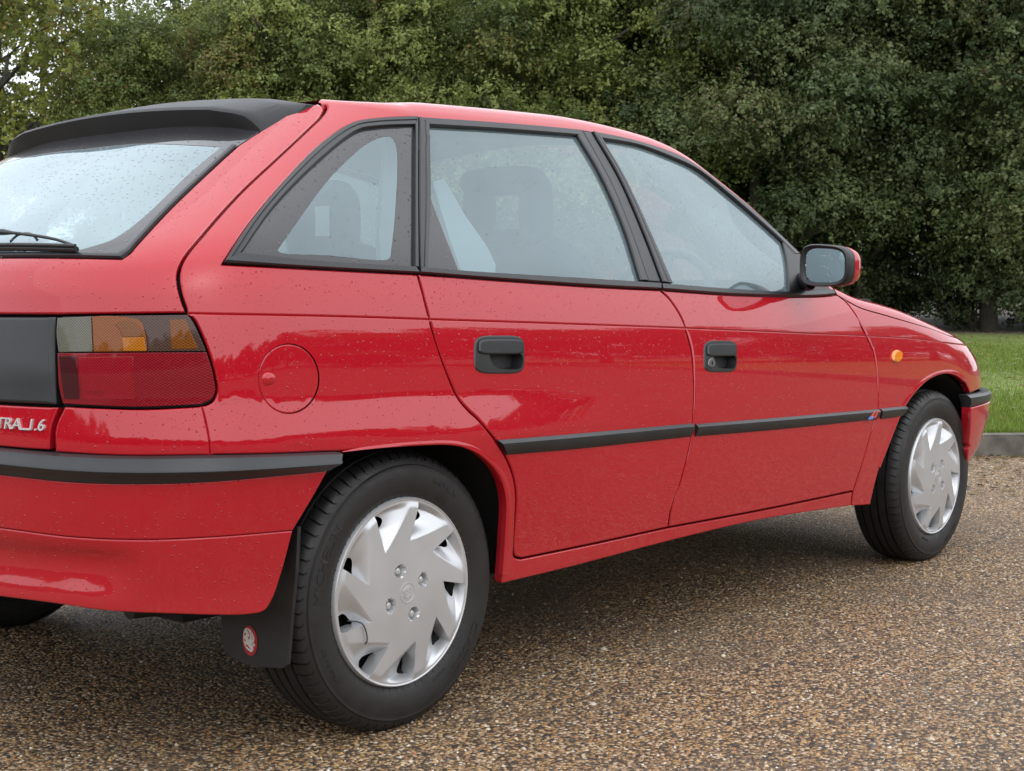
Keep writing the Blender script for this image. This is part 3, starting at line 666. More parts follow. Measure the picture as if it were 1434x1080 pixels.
# ---- rear wiper
def srf(uv, h): uv = np.asarray(uv, float); return S(uv[:, 0], uv[:, 1])+SN(uv[:, 0], uv[:, 1])*h
wb = uvcat([inv([(110, 354)])[0], inv([(55, 352.5)])[0], inv([(1, 352)])[0], (-UC*.93, inv([(1, 352)])[0, 1]-.002)], .02)
g = Geo(); tube_geo(g, srf(wb, .007), .0055, 8); tube_geo(g, srf(wb, .015), .0036, 8)
wi, _ = emit('rear_wiper', g, M['black'], tg, sym=None, angle=40)
wa = uvcat([inv([(106, 350)])[0], inv([(85, 345)])[0], inv([(58, 342)])[0], inv([(1, 339)])[0], (-UC*.90, inv([(1, 341)])[0, 1])], .015); h = np.interp(np.linspace(0, 1, len(wa)), [0, .25, .5, 1], [.010, .018, .022, .022])
g = Geo(); tube_geo(g, S(wa[:, 0], wa[:, 1])+SN(wa[:, 0], wa[:, 1])*h[:, None], np.interp(np.linspace(0, 1, len(wa)), [0, .45, .5, 1], [.0028, .0032, .006, .008]), 8)
wc = uvcat([inv([(20, 347)])[0], inv([(30, 338)])[0], inv([(40, 336)])[0], inv([(50, 338)])[0], inv([(57, 345)])[0]], .008); tube_geo(g, srf(wc, .014), .0026, 6)
emit('wiper_arm', g, M['black'], wi, sym=None, angle=40)

# ---- rear bumper with black strip
def rb_off(u, z): return .013+.006*sstep(.36, .46, z)*0-.020*sstep(.345, .295, z)
BO = .013
STR_T = [(477, 634), (380, 637.5), (295, 639), (167, 640), (74, 635.5), (1, 629)]; STR_B = [(460, 659), (301, 673.5), (201, 677), (100, 674.5), (1, 664.5)]
bt = pxpath(STR_T, off=BO); bb = pxpath(STR_B, off=BO)
zt_, zb_ = bt[-1, 1], bb[-1, 1]
btf = np.vstack([bt, [(-UC*.85, zt_+.001), (-UC, zt_+.001)]]); bbf = np.vstack([bb, [(-UC*.85, zb_), (-UC, zb_)]])
seam = pxpath([(411, 743.5), (301, 752.5), (201, 756.5), (100, 752.5), (1, 740)], off=BO); sz = seam[-1, 1]
seamf = np.vstack([seam, [(-UC*.85, sz), (-UC, sz)]])
edge1 = pxpath([(460, 659), (440, 695), (411, 743.5)], off=BO); edge2 = pxpath([(411, 743.5), (396, 800), (382, 840), (372, 855), (362, 859.5)], off=BO)
bot = pxpath([(362, 859.5), (335, 862), (234, 860), (150, 856), (67, 844.5), (1, 836)], off=BO); bz = bot[-1, 1]
botf = np.vstack([bot, [(-UC*.8, bz+.008), (-UC, bz+.01)]])
g = panel_geo(np.vstack([bbf[::-1], edge1[1:], seamf[1:]]), off=BO, gap=.0006, roll=.003, depth=.0025, wall=.03)
dent = lambda u, z: BO+.0-.016*sstep(-.255, -.335, u)*sstep(.318+.02, .405, z)*(1-sstep(.43, .452, z))*1.0
g.join(panel_geo(np.vstack([seamf[::-1], edge2[1:], botf[1:]]), off=dent, gap=.0006, roll=.003, depth=.0025, wall=.03))
rbm, _ = emit('rear_bumper', g, M['paint'], car, sym='join')
g = ribbon_geo(btf, bbf, [(0, -.03), (0, .014), (.05, .021), (.30, .0270), (.42, .0325), (.50, .0338), (.58, .0322), (.70, .0255), (.92, .0185), (1, .0165), (1, .004)], step=.014)
emit('bumper_strip', g, M['strip'], rbm, sym='join', angle=32)

# ---- front bumper, lamps, grille
FB = .030
fb1 = pxpath([(1360, 571), (1359, 600), (1356, 630), (1353, 660)], off=FB)
top = uvcat([fb1[0], (LS+.32, .508), (LS+.7, .505), (UFE, .505)]); btm = uvcat([fb1[-1], (LS+.3, fb1[-1, 1]-.005), (LS+.7, .29), (UFE, .29)])
def ymid(o): return o
fe = lambda P: P[:, 0] >= UFE-1e-3
emit_fb = panel_geo(np.vstack([top, btm[::-1], fb1[::-1][1:]]), off=FB, gap=.0006, roll=.004, wall=.03, freeedge=fe)
fbm, _ = emit('front_bumper', emit_fb, M['paint'], car, sym='join')
fb0 = pxpath([(1358, 554), (1361, 571)], off=FB)
A = uvcat([fb0[0], (LS+.32, .544), (LS+.7, .544), (UFE, .544)]); B = top
emit('bumper_strip', ribbon_geo(A, B, [(0, -.01), (0, .022), (.2, .0325), (.7, .0325), (1, .024), (1, .0)]), M['strip'], fbm, sym='join', angle=35)
fe2 = lambda P: P[:, 0] >= UFE-1e-3
g = panel_geo(np.vstack([uvcat([(NU+.002, .562), (NU+.022, .64), (NU+.002, .696)]), uvcat([(NU+.05, .692), (NU+.09, .690)]), uvcat([(NU+.11, .64), (NU+.09, .565)])]), off=-.001)
emit('front_indicator', g, M['orange'], car)
g = panel_geo(np.vstack([uvcat([(NU+.095, .690), (NU+.3, .680)]), uvcat([(NU+.3, .570), (NU+.097, .566), (NU+.116, .64)])]), off=-.002)
emit('headlamp', g, M['frit'], car)
g = panel_geo(np.array([(NU+.305, .68), (UFE, .675), (UFE, .57), (NU+.305, .57)]), off=-.004, freeedge=fe2)
emit('grille', g, M['black'], car, sym='join')

# ---- roof, pillars, windscreen, bonnet
rail = np.vstack([pxpath(rv(RAIL_C)), pxpath(TOPL)[1:]]); rail = resample(rail, step=.015)
Xr = S(rail[:, 0], rail[:, 1]); Nr = SN(rail[:, 0], rail[:, 1]); elev = np.arcsin(Nr[:, 2])
pillar = sstep(1.15, 1.6, Xr[:, 0])
Rr = .090*(1-pillar)+.058*pillar; Rr *= (.85+.15*sstep(.02, .3, Xr[:, 0]))
ang = (R_(87)-elev)*(1-pillar)+R_(78)*pillar
SL = strip_loft(rail, Rr, ang); g = Geo(); grid_geo(g, SL)
a, b, c = [np.array(g.V[i]) for i in g.F[200][:3]]
if np.dot(np.cross(b-a, c-a), Nr[25]) < 0: g.F = [tuple(reversed(f)) for f in g.F]
emit('roof_rail', g, M['paint'], car)
E = SL[:, -1]; T1 = SL[:, -1]-SL[:, -2]; T1 /= np.linalg.norm(T1, axis=1, keepdims=True)
def hermite(i, C, m0=.7, m1=.9, n=16):
    p0 = E[i]; d = abs(p0[1]); t = np.linspace(0, 1, n)[:, None]; t0 = T1[i]*d*m0; t1 = np.array([0, d*m1, 0])
    return (2*t**3-3*t**2+1)*p0+(t**3-2*t**2+t)*t0+(-2*t**3+3*t**2)*C+(t**3-t**2)*t1
iW = int(np.argmin(np.abs(E[:, 0]-1.27)))
rows = []
for i in range(0, iW+1):
    x = E[i, 0]; rows.append(hermite(i, np.array([x+.07*sstep(.6, 1.3, x)+.05*(1-sstep(.0, .3, x)), 0, E[i, 2]+.016+.032*sstep(.1, .7, x)]), m0=.30+.4*sstep(.1, .6, x)))
g = Geo(); grid_geo(g, np.array(rows)); v = np.cross(np.array(g.V[g.F[60][1]])-np.array(g.V[g.F[60][0]]), np.array(g.V[g.F[60][2]])-np.array(g.V[g.F[60][0]]))
if v[2] < 0: g.F = [tuple(reversed(f)) for f in g.F]
emit('roof', g, M['paint'], car, sym='join')
def lining(P):
    Q = np.array(P, float); Q[..., 1] *= .965; Q[..., 2] -= .022; return Q
Tr = np.gradient(Xr, axis=0); Tr /= np.linalg.norm(Tr, axis=1, keepdims=True); Br = np.cross(Nr, Tr); Br *= np.sign(Br[:, 2:3]+1e-9)
SLi = np.stack([SL[:, k]-.014*(Nr*np.cos(ang*k/8)[:, None]+Br*np.sin(ang*k/8)[:, None]) for k in range(9)], 1)
gl_ = Geo(); grid_geo(gl_, lining(rows)); grid_geo(gl_, SLi); emit('headlining', gl_, M['light_trim'], car, sym='join')
rows = []
for i in range(iW, len(E)):
    t = (i-iW)/(len(E)-1-iW); rows.append(hermite(i, np.array([E[i, 0]+.07+.16*t, 0, E[i, 2]+.045-.03*t])))
g = Geo(); grid_geo(g, np.array(rows)); v = np.cross(np.array(g.V[g.F[60][1]])-np.array(g.V[g.F[60][0]]), np.array(g.V[g.F[60][2]])-np.array(g.V[g.F[60][0]]))
if v[2] < 0: g.F = [tuple(reversed(f)) for f in g.F]
emit('windscreen', g, M['screen'], car, sym='join')
brail = resample(np.vstack([pxpath(BONN), nose_top[1:], uvcat([(NU, .700), (NU+.15, .694), (NU+.3, .686), (UFE, .680)])[1:]]), step=.02)
Xb = S(brail[:, 0], brail[:, 1]); Nb = SN(brail[:, 0], brail[:, 1]); Rb = .05*np.ones(len(brail))
BL = strip_loft(brail, Rb, R_(84)-np.arcsin(np.clip(Nb[:, 2], -1, 1)), 8); g = Geo(); grid_geo(g, BL)
E2 = BL[:, -1]; T2 = BL[:, -1]-BL[:, -2]; T2 /= np.linalg.norm(T2, axis=1, keepdims=True); rows = []
for i in range(len(E2)):
    t = i/(len(E2)-1); C = np.array([1.97+(2.85-1.97)*t, 0, .935-.125*t**1.5]); d = np.linalg.norm(C-E2[i]); s = np.linspace(0, 1, 14)[:, None]; t1 = np.array([-.4*t, 1-.7*t, .1*t]); t1 = t1/np.linalg.norm(t1)*d*.9
    rows.append((2*s**3-3*s**2+1)*E2[i]+(s**3-2*s**2+s)*T2[i]*d*.8+(-2*s**3+3*s**2)*C+(s**3-s**2)*t1)
P = np.concatenate([BL[:, :-1], np.array(rows)], 1); g = Geo(); grid_geo(g, P)
v = np.cross(np.array(g.V[g.F[60][1]])-np.array(g.V[g.F[60][0]]), np.array(g.V[g.F[60][2]])-np.array(g.V[g.F[60][0]]))
if v[2] < 0: g.F = [tuple(reversed(f)) for f in g.F]
emit('bonnet', g, M['paint'], car, sym='join')

# ---- windows, frames, mouldings
FR = lambda h=.006: [(0, -.006), (0, h*.5), (.08, h), (.40, h), (.46, h*.62), (.54, h*.62), (.60, h*.95), (.92, h*.9), (1, h*.2), (1, -.012)]
FR2 = lambda h=.005: [(0, -.006), (0, h*.5), (.12, h), (.88, h), (1, h*.4), (1, -.012)]
def frame(parts, door, doorL, name='window_frame'):
    g = Geo()
    for A, B, pr in parts: g.join(ribbon_geo(pxpath(*A), pxpath(*B), pr))
    return emit(name, g, M['trim'], door, parent2=doorL, angle=30)
Q_IN = [(337.7, 354.6), (383, 290.6), (445.6, 226.6), (501, 184), (526, 179), (579.5, 176.4)]
frame([([Q_OUT], [Q_IN], FR()), ([rv(BELT1)], [[(579, 374), (450, 366.5), (337.7, 355.5)]], FR2(.007)), ([[(584, 164.5), (583.5, 270), (584.3, 375)]], [[(579.5, 176.4), (579.3, 270), (579, 374)]], FR2(.006))], sk, skL)
CL = [(389, 350), (463, 248), (513.4, 201.5), (533.5, 191.8), (548, 191), (555.6, 202.8), (554.8, 290.6), (548, 358)]; CLb = [(548, 358), (544, 363), (460, 357.5), (394, 353.6), (389, 350)]
qh = pxpath(CL, CLb)
emit('quarter_window_border', panel_geo(pxpath(Q_IN, [(579.5, 176.4), (579.3, 270), (579, 374)], [(579, 374), (450, 366.5), (337.7, 355.5)], [(337.7, 355.5), (337.7, 354.6)]), off=-.002, gap=-.001, roll=.001, depth=0, wall=0, holes=[qh], step=.015), M['frit'], sk, parent2=skL)
emit('quarter_window', panel_geo(qh, off=-.002, gap=0, roll=.001, depth=0, wall=0), M['glass'], sk, parent2=skL)
# rear door
frame([([[(586, 165), (671.6, 170.6), (760, 177.5), (813, 182.6)]], [[(600.4, 176.3), (699.5, 182), (808, 190.2)]], FR2()),
       ([[(586, 165), (585.6, 270), (586.3, 375)]], [[(600.4, 176.3), (602.3, 274), (597, 377)]], FR()),
       ([[(813, 182.6), (855.7, 260), (880.8, 321), (906.5, 393)]], [[(808, 190.2), (839, 243), (872.4, 318.5), (896, 392.6)]], FR2())], rd, rdL)
emit('belt_moulding', ribbon_geo(pxpath([(586.2, 383), (820, 400), (922.8, 405.4)]), pxpath([(586.2, 375), (643.7, 380), (820, 390.5), (922.8, 397)]), FR2(.008)), M['trim'], rd, parent2=rdL, angle=30)
emit('window_corner_panel', panel_geo(ccw(pxpath([(602.3, 274), (643.7, 381)], [(643.7, 381), (597, 377.5)], [(597, 377.5), (600.5, 330), (602.3, 274)])), off=-.001, gap=0, roll=.001, depth=0, wall=0), M['frit'], rd, parent2=rdL)
emit('door_window', panel_geo(ccw(pxpath([(600.4, 176.3), (699.5, 182), (808, 190.2)], [(808, 190.2), (839, 243), (872.4, 318.5), (896, 393)], [(896, 393), (643.7, 380.5)], [(643.7, 380.5), (602.3, 274)], [(602.3, 274), (600.4, 176.3)])), off=-.006, gap=-.002, roll=.001, depth=0, wall=0), M['glass'], rd, parent2=rdL)
# B-pillar
emit('centre_pillar_panel', panel_geo(ccw(pxpath([(815.5, 182.8), (827.5, 184)], [(827.5, 184), (866.5, 251.6), (902.5, 335), (925, 395)], [(925, 395), (908, 394)], [(908, 394), (882.3, 321), (857.2, 260), (815.5, 182.8)])), off=.001, gap=.0004, roll=.003), M['trim'], car)
# front door
FO = [(829.5, 185), (878.6, 195), (937, 212.7), (966, 227), (1010, 259.6), (1054, 294.7), (1092, 330), (1119, 356)]
FI = [(842, 195), (893, 204), (937, 220), (975, 237.6), (1025, 277), (1069, 315), (1095, 338.7), (1112, 356)]
frame([([FO], [FI], FR2()), ([[(829.5, 185), (867.7, 251.6), (904, 335), (926.5, 395)]], [[(842, 195), (875, 251.6), (908.7, 324), (940.8, 397)]], FR())], fd, fdL)
emit('belt_moulding', ribbon_geo(pxpath([(925.5, 405.5), (1025, 412.5), (1142, 414.8), (1168, 412.7)]), pxpath([(924.5, 397.5), (1025, 405.4), (1104, 409.5), (1163, 406)]), FR2(.008)), M['trim'], fd, parent2=fdL, angle=30)
emit('door_window', panel_geo(ccw(pxpath([(842, 195), (893, 204), (937, 220), (975, 237.6), (1025, 277), (1069, 315), (1095, 338.7)], [(1095, 338.7), (1102, 365), (1106, 409.6)], [(1106, 409.6), (1025, 405.4), (940.8, 398)], [(940.8, 398), (908.7, 324), (875, 251.6), (842, 195)])), off=-.006, gap=-.002, roll=.001, depth=0, wall=0), M['glass'], fd, parent2=fdL)
emit('mirror_sail_panel', panel_geo(ccw(pxpath([(1095, 338.7), (1113, 352)], [(1113, 352), (1119, 356), (1146, 387), (1164, 407)], [(1164, 407), (1104.5, 410)], [(1104.5, 410), (1101, 365), (1095, 338.7)])), off=.003, gap=0, roll=.003, depth=.003), M['black'], fd, parent2=fdL)

emit('inner_pillar_trim', panel_geo(pxpath(Q_OUT, RAIL_C, TG_EDGE[:8], [(256, 364), (313, 368.5)]), off=-.03, gap=0, roll=.001, depth=0, wall=0), M['light_trim'], car)
# ---- arch lips
for A, B, par, parL in (([(703, 806)]+ARCH_R[1:], [(715, 804), (719, 763), (719.5, 700), (708, 662), (680, 633), (655, 620), (632, 616), (588, 617), (527, 623), (479, 632)], sk, skL), (ARCH_F[1:-1], [(1228, 652), (1240, 618), (1262, 566), (1282, 539), (1302, 523.5), (1323, 517), (1341, 519), (1356, 532)], wg, wgL)):
    emit('wheel_arch_lip', ribbon_geo(pxpath(A), pxpath(B), [(0, -.012), (0, .0012), (.12, .0026), (.4, .0022), (1, -.0010)]), M['paint'], par, parent2=parL, angle=60)

# ---- inner shell, arch liners, floor
def shell():
    g = Geo(); us = np.linspace(-UC, UFE, 150); zs = np.linspace(0, 1, 30); U, Z = np.meshgrid(us, zs, indexing='ij'); Z = .24+Z*(.922-.0365*(np.clip(U+XC_REF, -.6, 1.9)-1.04)-.24)
    X = S(U, Z)-SN(U, Z)*.028; n, m = U.shape; V = X.reshape(-1, 3); F = []
    for i in range(n-1):
        for j in range(m-1):
            q = [i*m+j, (i+1)*m+j, (i+1)*m+j+1, i*m+j+1]; c = V[q].mean(0)
            if math.hypot(c[0], c[2]-.283) < .37 or math.hypot(c[0]-2.517, c[2]-.283) < .40: continue
            if c[0] > 2.1 and c[2] > .70: continue
            if c[2] < .31 or ((c[0] < -.15 or c[0] > 2.7) and c[2] < .40): continue
            F.append(q)
    g.add(V, F); return g
emit('inner_body', shell(), M['under'], car, sym='join')
for cx, rr_ in ((0, .365), (2.517, .362)):
    g = Geo(); th = np.linspace(R_(16 if cx > 1 else -4), R_(166), 40); P = [[(cx+rr_*math.cos(a), y, .283+rr_*.95*math.sin(a)) for y in (-.790, -.74, -.52)] for a in th]
    grid_geo(g, P); k = len(g.V); g.V += [(cx, -.52, .283)]; g.F += [(i*3+2, (i+1)*3+2, k) for i in range(39)]
    emit('wheel_arch_liner', g, M['liner'], car, angle=40)
g = Geo(); box_geo(g, (1.25, 0, .31), (3.2, 1.06, .14)); box_geo(g, (1.1, 0, .315), (1.5, 1.46, .07)); box_geo(g, (-.47, 0, .40), (.30, 1.25, .12)); emit('floor_pan', g, M['under'], car, sym=None, smooth=False)
g = Geo(); q = on_plane_x([(180, 853)], -.47)[0]; tube_geo(g, [(.5, -.15, .27), (.1, q[1]+.05, .29), q+np.array([.12, 0, .01]), q], [.026, .03, .040, .020], 16); emit('exhaust_pipe', g, M['exhaust'], car, sym=None, angle=50)

# ---- badge on the tailgate, built from letters
def text_mesh(body, shear=0.0, bold=.0, size=1.0, res=3):
    cu = bpy.data.curves.new('lettering', 'FONT'); cu.body = body; cu.size = size; cu.shear = shear; cu.offset = bold; cu.resolution_u = res; cu.fill_mode = 'FRONT'
    o = bpy.data.objects.new('lettering', cu); COL.objects.link(o); dg = bpy.context.evaluated_depsgraph_get(); me = bpy.data.meshes.new_from_object(o.evaluated_get(dg))
    V = np.array([v.co[:] for v in me.vertices]); F = [tuple(p.vertices) for p in me.polygons]
    bm = bmesh.new(); bm.from_mesh(me); BE = [(e.verts[0].index, e.verts[1].index) for e in bm.edges if len(e.link_faces) == 1]; bm.free()
    bpy.data.objects.remove(o); bpy.data.curves.remove(cu); bpy.data.meshes.remove(me); return V, F, BE
def raised(V, F, BE, fn, h):
    """flat letters -> solid letters; fn maps (x, y) to (point, normal)"""
    top = []; bot = []
    for v in V: p, n = fn(v[0], v[1]); top.append(p+n*h); bot.append(p-n*.001)
    n = len(V); g = Geo(); g.add(top+bot, F+[(a, b, n+b, n+a) for a, b in BE]); return g
ur = inv([(63.5, 594)])[0]; sp_ = np.linalg.norm(S(ur[0]+1e-3, ur[1])-S(ur[0], ur[1]))/1e-3
def badge_fn(x, y):
    u = ur[0]+x/sp_; z = zb0+y; return S(u, z), SN(u, z)
zb0 = inv([(50, 603)])[0, 1]; BH = .0205; xr_ = 0.0; g = Geo()
for word in ('1.6', '_', 'ASTRA'):
    if word == '_':
        bar = np.array([(xr_-.021, .0), (xr_+.003, .0), (xr_+.003, .0032), (xr_-.021, .0032), ]); g.join(raised(np.c_[bar, np.zeros(4)], [(0, 1, 2, 3)], [(0, 1), (1, 2), (2, 3), (3, 0)], badge_fn, .0045)); xr_ -= .020; continue
    V, F, BE = text_mesh(word, shear=.22, bold=.0); V[:, 1] -= V[:, 1].min(); V *= BH/V[:, 1].max(); V[:, 0] *= 1.12; V[:, 0] += xr_-V[:, 0].max(); xr_ = V[:, 0].min()-.001
    g.join(raised(V, F, BE, badge_fn, .0045))
emit('badge_lettering', g, M['badge'], tg, sym=None, smooth=False)

# ---- griffin emblem outline (unit oval)
GRIF = np.array([(235, 320), (265, 290), (300, 262), (345, 265), (400, 272), (450, 310), (500, 380), (535, 450), (540, 520), (520, 580), (480, 640), (445, 655), (478, 690), (490, 650), (515, 615), (545, 622), (562, 650), (548, 695), (528, 655), (505, 720), (500, 800), (450, 862), (380, 840), (290, 790), (250, 720), (215, 640), (205, 520), (210, 420), (228, 370)], float)
GRIF = (GRIF-np.array([395, 580]))/np.array([205, 365])*np.array([1, -1])
HOL = [[(268, 690), (330, 690), (425, 770), (415, 795), (360, 760), (275, 722)], [(228, 560), (262, 572), (285, 572), (275, 605), (245, 603)], [(372, 462), (410, 440), (412, 500), (380, 550), (360, 520)], [(236, 405), (275, 400), (296, 380), (286, 440), (258, 475), (238, 455)], [(318, 300), (350, 305), (395, 360), (413, 425), (402, 430), (372, 370), (330, 330)], [(440, 320), (452, 330), (486, 440), (478, 540), (470, 540), (474, 440)]]
HOL = [(np.array(h, float)-np.array([395, 580]))/np.array([205, 365])*np.array([1, -1]) for h in HOL]
def flat_poly(P, fn, h):
    P = np.asarray(P); g = Geo(); n = len(P); v2, _, f2, _, _, _ = geometry.delaunay_2d_cdt([Vector(p) for p in P], [(i, (i+1) % n) for i in range(n)], [], 1, 1e-6)
    top = []; 
    for v in v2: p, nn = fn(v[0], v[1]); top.append(p+nn*h)
    bot = [fn(p[0], p[1])[0] for p in P]; b0 = len(top); tt = [fn(p[0], p[1]) for p in P]; tt = [p+nn*h for p, nn in tt]
    g.add(top+bot+tt, [tuple(f) for f in f2]+[(b0+i, b0+(i+1) % n, b0+n+(i+1) % n, b0+n+i) for i in range(n)]); return g

# ---- mud flap behind the rear wheel
MX = -.315
fl = on_plane_x([(417, 738), (414, 800), (409, 850), (402, 931), (395, 936), (361, 934), (336, 926), (313, 912.6), (309.6, 864), (330, 740)], MX)
g = Geo(); n = len(fl); cpt = fl.mean(0)
fr_ = fl.copy(); bk = fl+np.array([.008, 0, 0]); fr_[:, 0] += .02*np.clip((.45-fl[:, 2])/.3, 0, 1)**2*0
g.add(list(fr_)+list(bk), [tuple(range(n)), tuple(reversed(range(n, 2*n)))]+[(i, n+i, n+(i+1) % n, (i+1) % n) for i in range(n)])
M['flap'] = mat('mud_flap_rubber', (.011, .011, .012), rough=.55, var=.3, vscale=18, bump=.25, bscale=90)
mf, mfL = emit('mud_flap', g, M['flap'], car, smooth=False)
ec = on_plane_x([(350.5, 897.5)], MX)[0]
def flap_fn(x, y): return np.array([MX-.0006, ec[1]-x*.0200, ec[2]+y*.0275]), np.array([-1., 0, 0])
M['emblem_red'] = mat('emblem_red', (.35, .01, .02), rough=.4, var=.2, vscale=200)
M['emblem_silver'] = mat('emblem_silver', (.55, .55, .53), rough=.45, var=.15, vscale=200)
tt = np.linspace(0, 2*math.pi, 40, endpoint=False)
em, emL = emit('flap_emblem', flat_poly(np.c_[np.cos(tt)*1.08, np.sin(tt)*1.06], flap_fn, .0008), M['emblem_red'], mf, smooth=False, parent2=mfL)
def vary(fn, k): return lambda x, y: (fn(x*k, y*k)[0]+fn(x*k, y*k)[1]*.0009, fn(x*k, y*k)[1])
gg = flat_poly(GRIF, vary(flap_fn, 1.0), .0006)
o1, o2 = emit('griffin_mark', gg, M['emblem_silver'], mf, smooth=False, parent2=mfL)
gh = Geo()
for h_ in HOL: gh.join(flat_poly(h_, lambda x, y: (flap_fn(x, y)[0]+np.array([-.0016, 0, 0]), np.array([-1., 0, 0])), .0002))
emit('griffin_detail', gh, M['emblem_red'], mf, smooth=False, parent2=mfL)

# ---- door mirror
def mirror_build():
    cy = -.925; d = np.array([(1154-PW/2)/FPX, -(372-PH/2)/FPX, 1.0])@CM; c0 = CAM+d*(cy-CAM[1])/d[1]; cx, cz = c0[0], c0[2]; hw, hh = .079, .0575
    def ring(x, sy, sz, dy=0, dz=0, p=3.5, n=44):
        t = np.linspace(0, 2*math.pi, n, endpoint=False); c, s = np.cos(t), np.sin(t)
        yy = np.sign(c)*np.abs(c)**(2/p)*hw*sy; zz = np.sign(s)*np.abs(s)**(2/p)*hh*sz
        zz = zz*(1+1.5*yy*(zz > 0))
        return np.stack([np.full(n, x), cy+dy+yy, cz+dz+zz], 1)
    yawm = R_(-5)
    def turn(P): q = np.asarray(P)-np.array([cx, cy, cz]); c, s = math.cos(yawm), math.sin(yawm); return np.stack([q[..., 0]*c-q[..., 1]*s, q[..., 0]*s+q[..., 1]*c, q[..., 2]], -1)+np.array([cx, cy, cz])
    body = [ring(cx+.006, .80, .80), ring(cx-.004, .86, .87), ring(cx-.006, .95, .95), ring(cx, .995, .995), ring(cx+.012, 1.0, 1.0), ring(cx+.030, .995, .99)]
    cap = [ring(cx+.030, .998, .994), ring(cx+.034, 1.0, .995), ring(cx+.055, .99, .965, .002), ring(cx+.080, .92, .86, .006), ring(cx+.100, .72, .66, .012), ring(cx+.109, .36, .34, .016), ring(cx+.111, .02, .02, .016)]
    g = Geo(); grid_geo(g, turn(np.array(body)).transpose(1, 0, 2), closed_u=True, flip=True)
    h, hL = emit('mirror_housing_base', g, M['black'], car, angle=50)
    h.name = 'door_mirror'; hL.name = 'door_mirror'
    g = Geo(); grid_geo(g, turn(np.array(cap)).transpose(1, 0, 2), closed_u=True, flip=True); emit('mirror_cap', g, M['paint'], h, parent2=hL, angle=70)
    r = turn(ring(cx+.004, .805, .805)); g = Geo(); g.add(list(r)+[r.mean(0)+np.array([-.003, 0, 0])], [((i+1) % 44, i, 44) for i in range(44)]); emit('mirror_glass', g, M['mirror'], h, parent2=hL)
    b0 = inv([(1128, 398)])[0]; p0 = S(*b0); g = Geo()
    a = np.array([cx+.03, cy+.055, cz-.045]); 
    P = [[p0+np.array([.035*math.cos(t)+.0, .01, .026*math.sin(t)+.012]) for t in np.linspace(0, 2*math.pi, 16, endpoint=False)], [p0*.6+a*.4+np.array([.030*math.cos(t), 0, .022*math.sin(t)]) for t in np.linspace(0, 2*math.pi, 16, endpoint=False)], [a+np.array([.028*math.cos(t), 0, .022*math.sin(t)]) for t in np.linspace(0, 2*math.pi, 16, endpoint=False)]]
    grid_geo(g, np.array(P).transpose(1, 0, 2), closed_u=True, flip=True); emit('mirror_arm', g, M['black'], h, parent2=hL)
    return h
mir = mirror_build(); mir['label'] = 'black door mirror with red cap'

# ------------------------------------------------------------------ wheels
TY = [(.060, .180), (.074, .190), (.083, .205), (.0872, .222), (.0878, .240), (.0862, .252), (.0850, .2560), (.0853, .2600), (.0815, .2625), (.0790, .268), (.0752, .2745), (.0700, .2800), (.0600, .2850), (.0470, .2872)]
CE = [(.0462, .2872), (.0455, .2805), (.0400, .2805), (.0392, .2878), (.0180, .2890), (.0172, .2890), (.0165, .2820), (.0110, .2820), (.0102, .2892)]
half = TY+CE
def sidewall_y(r): return np.interp(r, [q[1] for q in TY[:10]], [q[0] for q in TY[:10]])
def tyre_geo():
    prof = [(-y, r) for y, r in half]+[(y, r) for y, r in reversed(half)]
    nb = 68; seg = nb*4; g = Geo(); P = []
    for i in range(seg):
        a = 2*math.pi*((i//4)+(0, .80, .84, .97)[i % 4])/nb; row = []; gr = (i % 4 >= 2)
        for k, (y, r) in enumerate(prof):
            rr_ = r; aa = a
            if .046 < abs(y) < .078:
                if gr: rr_ -= .0055*np.interp(abs(y), [.046, .052, .070, .078], [.4, 1, .9, .35])
                aa = a+.020*(abs(y)-.05)/.03
            elif abs(y) < .039 and (i % 4 == 3) and abs(abs(y)-.0285) > 99: rr_ -= .004
            row.append((rr_*math.cos(aa), y, rr_*math.sin(aa)))
        P.append(row)
    grid_geo(g, P, closed_u=True); return g
def bend_text(txt, a_mid, r0, size, bold=.0, kx=1.0):
    V, F, BE = text_mesh(txt, bold=bold, size=1.0, res=2); V[:, 0] -= (V[:, 0].max()+V[:, 0].min())/2; h = V[:, 1].max()-V[:, 1].min(); V[:, 1] -= V[:, 1].min(); V *= size/h; V[:, 0] *= kx
    def fn(x, y):
        r = r0+y; a = a_mid-x/r0             # a measured counter-clockwise seen from -y (x to the right, z up)
        yy = -sidewall_y(r); return np.array([r*math.cos(a), yy, r*math.sin(a)]), np.array([0, -1., 0])
    # refine long edges is not needed at this size
    return raised(V, F, BE, fn, .0009)
